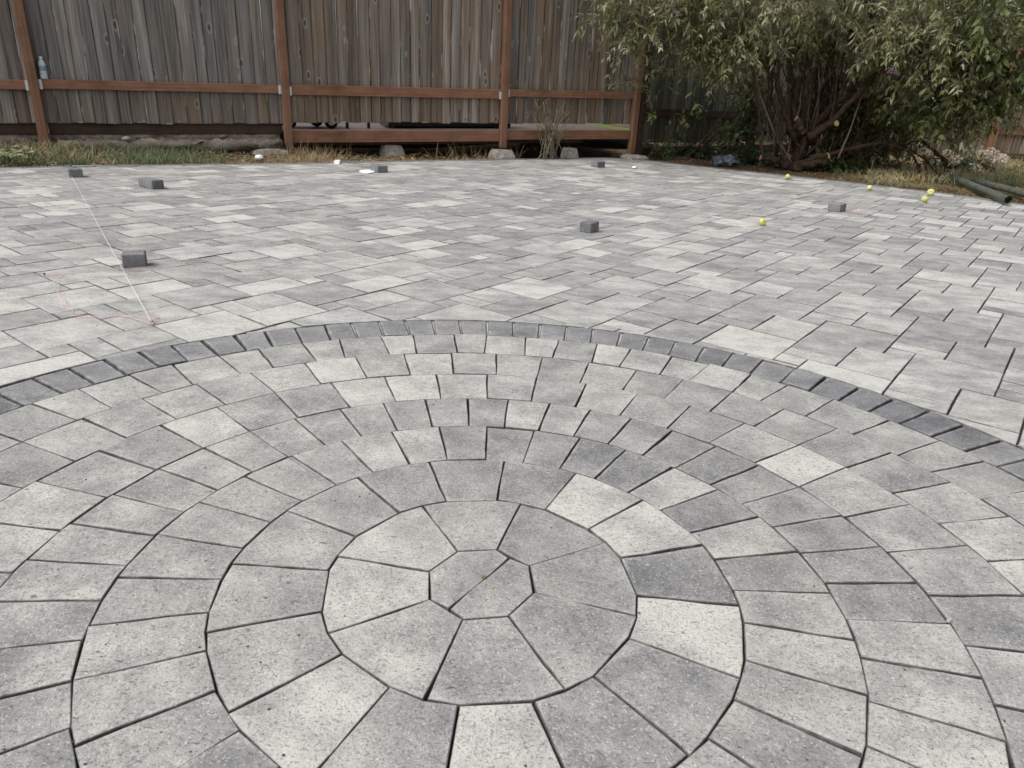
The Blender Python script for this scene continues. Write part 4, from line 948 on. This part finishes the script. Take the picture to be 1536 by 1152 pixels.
bush('ivy_bush', 'dark ivy like bush growing against the mossy side fence', 'bush', 1040, 236, SY+.95,
     [(1000, 222, .1, .35, .12, .2, 30, .34), (1050, 220, .0, .35, .13, .2, 34, .34), (1105, 205, -.3, .3, .3, .25, 52, .32), (1120, 150, -.3, .2, .4, .2, 34, .3), (1110, 235, -.6, .35, .1, .2, 28, .3), (1150, 232, -.5, .25, .12, .2, 22, .28), (1040, 160, .1, .2, .2, .1, 8, .34), (985, 225, -.4, .2, .08, .15, 10, .4)],
     .05, .55, MAT['leaf_dark'], [(1000, 222, .1, .01), (1050, 180, 0, .014), (1110, 190, -.3, .02), (1125, 130, -.3, .014)], seed=6)
bush('bramble', 'thin bramble with a few pale leaf pairs in front of the corner post', 'plant', 985, 238, SY+.55,
     [(985, 165, 0, .14, .06, .1, 3, .8), (1040, 148, 0, .10, .06, .1, 2, .9), (1020, 170, 0, .18, .1, .1, 5, .45), (1000, 205, 0, .2, .1, .1, 5, .4)],
     .085, .34, MAT['leaf_bright'], [(985, 168, 0, .006), (1040, 150, 0, .007), (1070, 110, 0, .007), (1020, 190, 0, .005)], seed=8, pairs=3, length=.2)
# fruit tree on the right
TB = Vector((6.1, 7.6, .0))
tree = tag(empty('apple_tree', TB), 'broad leaved green apple tree hanging down at the right of the big shrub', 'tree')
mb = MB(); tips = [at(1480, 60, 7.3), at(1520, 120, 7.5), at(1440, 150, 7.8), at(1490, -60, 7.4), at(1560, -40, 7.2)]
tr_top = Vector((6.0, 7.6, 1.25))
mb.tube(catmull([TB+Vector((0, 0, -.1)), TB+Vector((.04, -.03, .6)), tr_top], 5), [.11-.003*i for i in range(11)], 10)
mb.build('trunk', MAT['bark'], tree, None, True)
for q in tips:
    mb = MB(); mid = tr_top.lerp(q, .5)+Vector((0, 0, .2)); mb.tube(catmull([tr_top-Vector((0, 0, .08)), mid, q], 6), [.045*(1-.8*i/12) for i in range(13)], 7); mb.build('limb', MAT['bark'], tree, None, True)
lv = Leaves(); tw = MB(); r2 = random.Random(9)
for px, py, Y, rx, ry, rd, n, tone in ((1490, 20, 7.3, .45, .35, .4, 46, .6), (1525, 70, 7.4, .4, .35, .4, 44, .6), (1500, 120, 7.5, .42, .28, .4, 46, .62), (1440, 140, 7.7, .4, .25, .35, 42, .55), (1400, 150, 7.9, .3, .16, .3, 14, .5), (1480, 140, 7.5, .4, .12, .35, 10, .55), (1440, 90, 7.6, .4, .3, .35, 34, .5), (1510, -60, 7.3, .6, .4, .6, 50, .6), (1450, -80, 7.4, .6, .4, .6, 40, .6), (1580, 50, 7.3, .4, .5, .4, 34, .6), (1600, -90, 7.3, .6, .4, .6, 24, .6), (1405, 180, 7.9, .2, .08, .2, 5, .5), (1360, 160, 8.1, .3, .15, .2, 10, .5)):
    clump(lv, tw, px, py, Y, rx, ry, rd, n, .07, .40, tone, droop=.8, length=.32, pairs=7, rr=r2)
lv.build('crown', MAT['leaf_bright'], tree); tw.build('twigs', MAT['twig'], tree, None, True); print('tree leaves', len(lv.P))
for px, py in ((1420, 168), (1447, 195)):
    pass
# background trees beyond the fences keep the corner dark
for i, (px, Y, hgt, label) in enumerate(((1100, 13.5, 4.2, 'tall dark tree standing behind the mossy side fence'), (1330, 14.0, 4.6, 'tall dark tree standing behind the far brown fence'), (1520, 14.0, 4.4, 'leafy tree behind the far fence at its right end'))):
    b = at(px, 170, Y); b.z = .05; e = tag(empty('background_tree', b), label, 'tree', 'trees behind the fences'); r = random.Random(40+i); lv = Leaves()
    mb = MB(); mb.tube([b, b+Vector((.1, 0, hgt*.5)), b+Vector((0, .1, hgt*.9))], [.14, .1, .04], 8); mb.build('trunk', MAT['bark'], e, None, True)
    for _ in range(420):
        a = r.uniform(0, 6.28); zz = r.uniform(.25, 1); rad = 2.1*math.sqrt(r.random())*(1.1-.5*zz)
        spray(lv, None, b+Vector((rad*math.cos(a), rad*math.sin(a), hgt*zz)), Vector((math.cos(a), math.sin(a), .2)), .6, .16, .5, .4+r.gauss(0, .1), .6, 6, rr=r)
    lv.build('crown', MAT['leaf_dark'], e)
# ------------------------------------------------------------------ bare twiggy shrub by the low rail
bb = gnd(828, 239); bare = tag(empty('bare_shrub', bb), 'small leafless twiggy shrub in front of the low fence rail', 'shrub')
r = random.Random(12)
for k in range(30):
    ex, ey = r.uniform(800, 856), r.uniform(146, 196); Y = bb.y+r.uniform(-.15, .2)
    base = bb+Vector((r.gauss(0, .07), r.gauss(.05, .05), -.03)); tip = at(ex, ey, Y)
    pts = catmull([base, base.lerp(tip, .45)+Vector((r.gauss(0, .04), r.gauss(0, .04), .03)), tip], 4); r0 = r.uniform(.004, .0085)
    mb = MB(); mb.tube(pts, [r0*(1-.6*i/(len(pts)-1)) for i in range(len(pts))], 5); o = mb.build('stem', MAT['grey_twig'], bare, None, True)
    mb = MB()
    for j in range(r.randrange(2, 5)):
        q = pts[r.randrange(4, len(pts))]; dv = Vector((r.gauss(0, .06), r.gauss(0, .05), r.uniform(.02, .11))); mb.tube([q, q+dv*.6+Vector((r.gauss(0, .01), 0, 0)), q+dv], [.003, .0025, .0015], 4)
    tag(mb.build('twigs', MAT['grey_twig'], o, None, True), kind='stuff')
lv = Leaves()
for k in range(36):
    q = at(r.uniform(798, 860), r.uniform(150, 232), bb.y+r.uniform(-.15, .15)); lv.add(q, Vector((r.gauss(0, 1), r.gauss(0, 1), r.gauss(0, .6))), Vector((0, 0, 1)), .04, .013, r.uniform(0, .6))
lv.build('dry_leaves', MAT['litter'], bare)
# ------------------------------------------------------------------ grass, straw, litter along the fence
def blades(name, label, region, n, hmin, hmax, mat, lean, wid, seed, tonem=.5, zlift=0.0, flat=False, cat='grass'):
    r = random.Random(seed); lv = Leaves(); c = Vector((0, 0, 0))
    for _ in range(n):
        px, py = region(r); p = gnd(px, py, .0)
        if poly_contains(PATIO, p.x, p.y):
            d, q, t = edge_near(p.x, p.y); p = Vector((q[0]-t[1]*.02, q[1]+t[0]*.02, 0))
        p.z = ground_z(p.x, p.y)+zlift
        L = r.uniform(hmin, hmax)
        if flat: dv = Vector((r.gauss(0, 1), r.gauss(0, 1), abs(r.gauss(0, .35)))); nn = Vector((r.gauss(0, .5), r.gauss(0, .5), 1)); p.z += r.uniform(0, .02)
        else: dv = Vector((r.gauss(0, lean), r.gauss(0, lean)-.1, 1)); nn = Vector((r.gauss(0, 1), -1, .3))
        lv.add(p, dv, nn, L, wid*r.uniform(.7, 1.4), tonem+r.gauss(0, .2))
    o = lv.build(name, mat, None, .35, 'stuff'); tag(o, label, cat); return o
def uni(x0, x1, y0, y1): return lambda r: (r.uniform(x0, x1), r.uniform(y0, y1))
def gau(cx_, sx, y0, y1): return lambda r: (r.gauss(cx_, sx), r.uniform(y0, y1))
blades('green_grass', 'clump of green grass growing along the kerb beside the patio', lambda r: (min(338, r.gauss(235, 55)), r.uniform(236, 247)), 1500, .035, .125, MAT['grass'], .45, .005, 1)
blades('straw', 'dry yellow straw scattered on the soil strip under the fence', uni(-60, 950, 232, 248), 8000, .03, .12, MAT['straw'], .8, .0045, 2, .55, flat=True, cat='straw')
blades('dry_grass', 'dry straw coloured grass tufts round the fence posts', lambda r: (r.gauss(r.choice((95, 110, 60, 445, 455, 480, 20)), 22), r.uniform(231, 245)), 1900, .04, .15, MAT['straw'], .8, .004, 3, .4)
blades('weeds', 'low mixed weeds at the foot of the left fence post', uni(-60, 130, 234, 248), 1300, .03, .12, MAT['grass'], .6, .009, 4, .45)
blades('leaf_litter', 'brown dead leaf litter on the soil beside the patio edge', lambda r: (r.uniform(960, 1620), r.uniform(236, 312)), 5200, .02, .05, MAT['litter'], 1, .018, 5, .5, flat=True, cat='leaf litter')
blades('strip_litter', 'brown dead leaves and crumbs of soil along the fence foot', uni(-60, 950, 233, 248), 2400, .015, .045, MAT['litter'], 1, .014, 15, .45, flat=True, cat='leaf litter')
blades('yard_grass', 'patchy half dry grass behind the fallen branches', lambda r: (r.uniform(1300, 1600), r.uniform(232, 276)), 3600, .03, .10, MAT['straw'], .6, .006, 6, .45, zlift=.02)
blades('yard_weeds', 'patches of green weeds around the cream flowers', lambda r: (r.gauss(r.choice((1330, 1440, 1530, 1500)), 26), r.uniform(246, 280)), 1500, .04, .12, MAT['grass'], .5, .007, 7, .55, zlift=.01)
blades('rail_weeds', 'thin dry weed stalks in front of the low fence rail', lambda r: (r.choice((r.uniform(440, 520), r.uniform(640, 740), r.uniform(770, 800))), r.uniform(234, 241)), 130, .06, .22, MAT['straw'], .3, .0035, 8, .1, cat='weeds')
# broad leaf weed, far left
lv = Leaves(); r = random.Random(3)
for k in range(60):
    q = gnd(r.uniform(-20, 46), r.uniform(226, 240), .05); q.z += r.uniform(0, .06); lv.add(q, Vector((r.gauss(0, 1), r.gauss(-.6, .6), .3)), Vector((0, -.2, 1)), r.uniform(.04, .08), r.uniform(.03, .06), r.uniform(.5, 1))
tag(lv.build('broadleaf_weed', MAT['leaf_silver'], None, .3, 'stuff'), 'low broad leaved grey green weed left of the first fence post', 'plant')
# ------------------------------------------------------------------ cream flowers
FY = gnd(1478, 262).y+.3
b = at(1478, 258, FY); b.z = .03; hyd = tag(empty('hydrangea', b), 'bush of drying cream flower heads standing on the dry grass', 'flower bush')
r = random.Random(21); lv = Leaves(); tw = MB()
heads = [(1458, 252, 11), (1470, 244, 11), (1485, 231, 10), (1497, 241, 12), (1472, 262, 10), (1486, 258, 11), (1504, 240, 9), (1461, 240, 8), (1473, 233, 9), (1449, 226, 9), (1432, 240, 8), (1420, 232, 7), (1390, 232, 8), (1400, 246, 8), (1428, 246, 6), (1494, 264, 9), (1438, 196, 8)]
for px, py, rp in heads:
    Y = FY+r.uniform(-.12, .2); c = at(px, py, Y); R_ = rp*Y/FPX*1.0; tw.tube([Vector((c.x+r.gauss(0, .06), c.y+.05, .02)), c], [.006, .004], 5); pv = Leaves()
    for k in range(110):
        q = Vector((r.gauss(0, 1), r.gauss(0, 1), r.gauss(0, 1))).normalized(); q.z *= .8
        pv.add(c+q*R_*r.uniform(.75, 1), q.cross(Vector((r.gauss(0, 1), r.gauss(0, 1), r.gauss(0, 1))))+q*.35, q, .034, .034, r.gauss(.72, .2))
    pv.build('flower_head', MAT['petal'], hyd)
tw.build('stems', MAT['twig'], hyd)
for px, py, n in ((1440, 246, 40), (1470, 250, 30), (1405, 240, 26)): clump(lv, None, px, py, FY+.1, .22, .14, .2, n, .07, .5, .35, rr=r, length=.25, pairs=4)
lv.build('crown', MAT['leaf_dark'], hyd)
# ------------------------------------------------------------------ pipes
def pipe(p0, p1, rad, label):
    a, b = Vector(p0), Vector(p1); d = (b-a).normalized(); e = tag(empty('drain_pipe', a), label, 'pipe')
    n = 18; mb = MB(); mb.tube([a, b], [rad, rad], n, False); mb.tube([b-d*.002, a+d*.002], [rad*.88, rad*.88], n, False); v = mb.v
    f = [(n+k, n+(k+1) % n, 2*n+(k+1) % n, 2*n+k) for k in range(n)]; o = mb.build('pipe', MAT['pipe'], e, None, True)
    mb = MB(); mb.tube([b-d*.0-d*.09, b-d*.088], [rad*1.06, rad*1.06], n, True); mb.build('collar', MAT['pipe'], e)
pr_ = .031
q0, q1 = gnd(1428, 266, pr_+.02), gnd(1513, 300, pr_+.02)
pipe(q0, q1, pr_, 'dirty black drain pipe on the ground, its open end at the patio edge')
q0, q1 = gnd(1460, 270, pr_+.02), gnd(1590, 305, pr_+.02)
pipe(q0, q1, pr_, 'second dirty pipe lying on the dry grass behind the first pipe')
# ------------------------------------------------------------------ loose dark pavers
def loose(L, Cn, Rr, hgt, label, da=None):
    c = gnd(*Cn)
    er = gnd(*Rr)-c; el = gnd(*L)-c; wr, wl = er.length, el.length
    if wr > wl or da: dx = er.normalized(); dy = Vector((-dx.y, dx.x, 0))
    else: dy = el.normalized(); dx = Vector((dy.y, -dy.x, 0))
    wl = da or wl
    mb = MB(); b_ = .004; fr = lambda x, y, z: tuple(c+dx*x+dy*y+Vector((0, 0, z+.0008)))
    mb.box((0, 0, 0), (wr, wl, hgt), fr, bev=b_); ctr = c+dx*wr/2+dy*wl/2
    o = mesh_obj('loose_paver', mb.v, mb.f, MAT['paver_dark'], None, ctr, False, {'tone': [.30]*len(mb.v), 'seed': [RNG.random()]*len(mb.v)})
    tag(o, label, 'paver', 'loose dark pavers lying on the patio'); return o
loose((200, 402), (184.5, 402.5), (220, 401), .053, 'dark loose paver where the white and pink strings cross', .075)
loose((870, 347.5), (886, 350.5), (898, 346.5), .054, 'dark loose paver on the pink string halfway along the patio')
loose((1244, 316), (1259, 319), (1268, 317), .054, 'dark loose paver beside the heap of pink string on the right')
loose((110, 266), (104.5, 266.5), (125.5, 266), .055, 'dark loose paver at the far end of the white string', .09)
loose((208, 279.5), (229, 284.5), (243, 282.5), .056, 'long dark loose paver turned cornerwise beside the white string line')
loose((555.5, 257), (567, 259.5), (576, 258), .056, 'dark loose paver weighing down the white paper')
loose((891.5, 250.5), (896, 251.6), (907.5, 251), .056, 'dark loose paver far out, in front of the corner fence post', .09)
# ------------------------------------------------------------------ strings
def string(name, pts, rad, mat, label, n=5):
    mb = MB(); mb.tube(pts, rad, n); o = mb.build(name, MAT[mat], None, pts[0], True); return tag(o, label, 'string')
sw = .0009
w0, w1 = gnd(229, 486, .012), gnd(107, 264, .058)
wl_ = [w0.lerp(w1, i/20)+Vector((0, 0, .004*math.sin(i*1.3)*0)) for i in range(21)]
string('mason_string', wl_, sw, 'string_white', 'taut white string running from a nail to the far left loose paver')
def flat(pxs, z=.004, n=6): return catmull([gnd(x, y, z) for x, y in pxs], n)
string('mason_string', flat([(68, 413.5), (180, 403), (400, 388), (600, 371), (760, 357), (880, 343), (1050, 330), (1240, 318)], .004), sw*.9, 'string_pink', 'long pink string stretched across the patio between two loose pavers')
string('mason_string', flat([(1262, 316), (1150, 296), (1010, 268), (900, 249)], .004), sw*.8, 'string_pink', 'faint pink string running to the loose paver by the corner post')
string('mason_string', flat([(112, 263), (300, 259), (560, 254), (720, 250), (893, 246.5)], .004), sw*.8, 'string_pink', 'faint pink string along the far side of the patio')
string('string_tail', flat([(68, 413.5), (92, 411), (90, 416), (80, 421), (89, 427), (86, 438), (97, 449), (97, 455), (105, 461), (109, 467), (109, 473), (125, 474), (150, 475.5), (182, 473), (205, 479), (228, 486)], .004), sw*.85, 'string_pink', 'loose wavy tail of pink string between two nails')
string('string_tail', flat([(228, 486), (231, 477), (235, 473), (236, 477), (230, 484), (224, 479), (232, 476)], .006), sw*.9, 'string_pink', 'small pink knot of string at the end of the white line')
r = random.Random(2); heap = [(1268, 314)]
for k in range(26): heap.append((1270+1.25*k+r.uniform(-3, 3), 316.5+.22*k+r.uniform(-2.3, 2.3)))
string('string_heap', flat(heap, .008, 4), sw*.9, 'string_pink', 'tangled heap of pink string beside the right hand loose paver')
for px, py, lab in ((67, 413.5, 'steel nail holding the pink string at its left end'), (228, 486, 'steel nail holding the end of the white string')):
    p = gnd(px, py); mb = MB(); mb.tube([p+Vector((0, 0, -.02)), p+Vector((0, 0, .008))], .002, 8); mb.tube([p+Vector((0, 0, .007)), p+Vector((0, 0, .0095))], .0045, 10); tag(mb.build('nail', MAT['steel'], None, p), lab, 'nail')
# ------------------------------------------------------------------ apples
def apple(px, py, dpx, label, tilt):
    g = gnd(px, py); Y = (g-EYE).dot(ax_f); R_ = dpx/2*Y/FPX
    prof = [(.02, -.78), (.22, -.86), (.5, -.82), (.8, -.55), (.97, -.1), (1.0, .2), (.92, .55), (.7, .82), (.4, .93), (.18, .86), (.05, .70)]
    e = Matrix.Rotation(tilt[0], 3, 'X') @ Matrix.Rotation(tilt[1], 3, 'Y'); c = g+Vector((0, 0, R_*.9))
    fr = lambda x, y, z: tuple(c+e @ Vector((x, y, z))*R_)
    em = tag(empty('apple', c), label, 'apple', 'fallen green apples')
    mb = MB(); mb.lathe(prof, 18, fr); mb.build('skin', MAT['apple'], em, None, True)
    mb = MB(); mb.tube([fr(0, 0, .72), fr(.05, .02, .95), fr(.12, .04, 1.15)], [R_*.05, R_*.04, R_*.05], 6); mb.build('stalk', MAT['twig'], em)
apple(1142.5, 338.5, 11.5, 'yellow green apple lying alone out on the middle of the paving', (1.3, .3))
apple(1181, 269, 8, 'small green apple in front of the big shrub trunk', (.4, .6))
apple(1303.5, 285.5, 7.5, 'smallest green apple, at the paving edge below the dark bush', (.7, -.5))
apple(1385.5, 304, 10.5, 'pale green apple nearer the paving of a close pair', (.2, .4))
apple(1395, 293.5, 10.5, 'pale green apple nearer the edging of a close pair', (1.2, -.6))
# ------------------------------------------------------------------ small finds
def sheet(name, pxs, z, mat, label, cat, th=.003, wob=.002):
    P = [gnd(*q, z) for q in pxs]; c = sum(P, Vector())/len(P); v = [p+Vector((0, 0, RNG.uniform(0, wob))) for p in P]+[c+Vector((0, 0, wob))]
    n = len(P); lo = [(p.x, p.y, z-th) for p in P]; v = [tuple(p) for p in v]+lo
    f = [(i, (i+1) % n, n) for i in range(n)]+[((i+1) % n, i, n+1+i, n+1+(i+1) % n) for i in range(n)]
    return tag(mesh_obj(name, v, f, MAT[mat], None, c), label, cat)
sheet('paper_scrap', [(538.5, 257), (541, 255.4), (547, 254.6), (556, 254.6), (563, 256), (561, 258.2), (552, 259.8), (544, 259)], .006, 'white', 'flat white paper scrap pinned under a loose paver', 'paper')
sheet('paper_bit', [(948, 250.8), (951, 249.5), (955, 250), (953, 251.6)], .012, 'white', 'tiny white scrap on the paving beside the corner loose paver', 'paper', .004, .01)
sheet('paper_bit', [(501, 242.2), (505, 240.6), (511, 241), (509, 242.8)], .02, 'white', 'tiny white scrap lying at the foot of the straw', 'paper', .02, .01)
sheet('fallen_leaf', [(1072, 257), (1075, 255.6), (1080, 256.2), (1078, 257.6)], .008, 'sand', 'small pale leaf lying on the paving near the blue plastic', 'leaf', .002, .008)
sheet('leaf_fragment', [(1419, 931), (1423, 928.5), (1428, 929), (1425, 933)], .004, 'sand', 'pale leaf fragment lying on a ring joint of the circle', 'leaf', .002, .003)
mb = MB(); p = gnd(725, 868); r = random.Random(4)
for k in range(3): q = p+Vector((r.gauss(0, .002), r.gauss(0, .002), .002)); mb.lathe([(.0005, -.003), (.0032, 0), (.0005, .003)], 6, lambda x, y, z, q=q: (q.x+x, q.y+y, q.z+z))
tag(mb.build('seed_crumb', MAT['straw'], None, p), 'tiny yellow seed in the joint of the centre stone', 'seed')
# broken white faced concrete lump by the second post
p = gnd(405, 234, .01); r = random.Random(14); mb = MB(); v = []; f = []
lev = [(-.16, .02), (-.12, .05), (-.02, .055), (.08, .05), (.16, .03)]
for x, hh in lev:
    for k in range(8): a = 2*math.pi*k/8; v.append(p+FD*(x+r.gauss(0, .01))+FN*(math.cos(a)*.06+r.gauss(0, .006))+Vector((0, 0, max(-.02, .02+math.sin(a)*hh+r.gauss(0, .004)))))
for i in range(len(lev)-1):
    for k in range(8): j = (k+1) % 8; f.append((i*8+k, i*8+j, i*8+8+j, i*8+8+k))
f += [tuple(range(7, -1, -1)), tuple(range(32, 40))]
lump = tag(mesh_obj('concrete_lump', v, f, MAT['pier'], None, p), 'broken concrete lump with a white face beside the second fence post', 'rubble')
mb = MB(); c = gnd(389, 236, .03); mb.lathe([(.002, -.022), (.028, -.014), (.036, .0), (.028, .018), (.002, .024)], 9, lambda x, y, z: (c.x+x*1.1, c.y+y, c.z+z)); mb.build('white_face', MAT['white'], lump)
# rounded stone on the kerb
c = fp(.62, -.10, .135); mb = MB(); mb.lathe([(.003, -.02), (.03, -.016), (.04, 0), (.03, .014), (.003, .02)], 9, lambda x, y, z: (c.x+x, c.y+y, c.z+z)); tag(mb.build('stone', MAT['pier'], None, c, True), 'rounded grey stone lying on the kerb under the fence', 'stone')
# blue plastic sheet
m = NT('blue_plastic', .35, .5); m.color(m.mix(m.noise(m.objc(), 12, 3, .6), (.03, .04, .06), (.13, .16, .21))); MAT['plastic'] = m.m
c = gnd(1092, 250, 0); r = random.Random(31); n = 14; v = []; f = []
for j in range(n+1):
    for i in range(n+1):
        x, y = (i/n-.5)*.28, (j/n-.5)*.2; q = max(0, 1-(2*x/.42)**2)*max(0, 1-(2*y/.24)**2)
        v.append((c.x+x+r.gauss(0, .008), c.y+.14+y+r.gauss(0, .008), -.015+.09*q**.6*(1+.5*math.sin(x*40+y*25))+r.gauss(0, .008)))
for j in range(n):
    for i in range(n): a = j*(n+1)+i; f.append((a, a+1, a+n+2, a+n+1))
tag(mesh_obj('plastic_sheet', v, f, MAT['plastic'], None, c), 'crumpled blue plastic sheet on the soil at the patio corner', 'plastic sheet')
# ------------------------------------------------------------------ water bottle on the fence rail
m = NT('bottle_plastic', .12, .5); m.b.inputs['Base Color'].default_value = (.86, .91, .95, 1); m.b.inputs['Transmission Weight'].default_value = .5; m.b.inputs['IOR'].default_value = 1.2; MAT['pet'] = m.m
c = fp(.082, -.022, RZ[1]+.083)
bt = tag(empty('water_bottle', c), 'clear plastic water bottle standing on the fence rail beside the first post', 'bottle')
fr = lambda x, y, z: (c.x+x*.85, c.y+y*.85, c.z+z*.84)
mb = MB(); mb.lathe([(.028, 0), (.032, .004), (.032, .03), (.030, .036), (.032, .042), (.032, .07), (.030, .078), (.032, .085), (.032, .125), (.028, .148), (.018, .168), (.013, .176), (.013, .186)], 20, fr); mb.build('body', MAT['pet'], bt, None, True)
mb = MB(); mb.lathe([(.0325, .076), (.0328, .08), (.0328, .118), (.0325, .121)], 20, fr); mb.build('label', simple('bottle_label', (.20, .27, .36), .5, .4, 80, .4, 0), bt, None, True)
mb = MB(); mb.lathe([(.0145, .184), (.0152, .187), (.0152, .199), (.013, .201)], 18, fr); mb.build('cap', simple('bottle_cap', (.75, .77, .8), .4, .4, 50, .05, 0), bt, None, True)
print('tris', sum(len(o.data.polygons) for o in bpy.data.objects if o.type == 'MESH'))

# grit and crumbs swept over the paving
r = random.Random(55); mb = MB()
for k in range(260):
    px, py = r.uniform(0, 1536), r.uniform(300, 1150); p = gnd(px, py); q = r.uniform(.0008, .0024)
    a = r.uniform(0, 6.28); ca, sa = math.cos(a)*q, math.sin(a)*q
    mb.add([(p.x-ca, p.y-sa, 0), (p.x+sa, p.y-ca, 0), (p.x+ca*1.3, p.y+sa*1.3, 0), (p.x-sa, p.y+ca, 0), (p.x, p.y, q*.9)], [(0, 1, 4), (1, 2, 4), (2, 3, 4), (3, 0, 4)])
tag(mb.build('grit', simple('dark_grit', (.09, .08, .07), .95, .1, 200, .5, 0)), 'fine dark grit and crumbs scattered over the paving', 'grit', None, 'stuff')
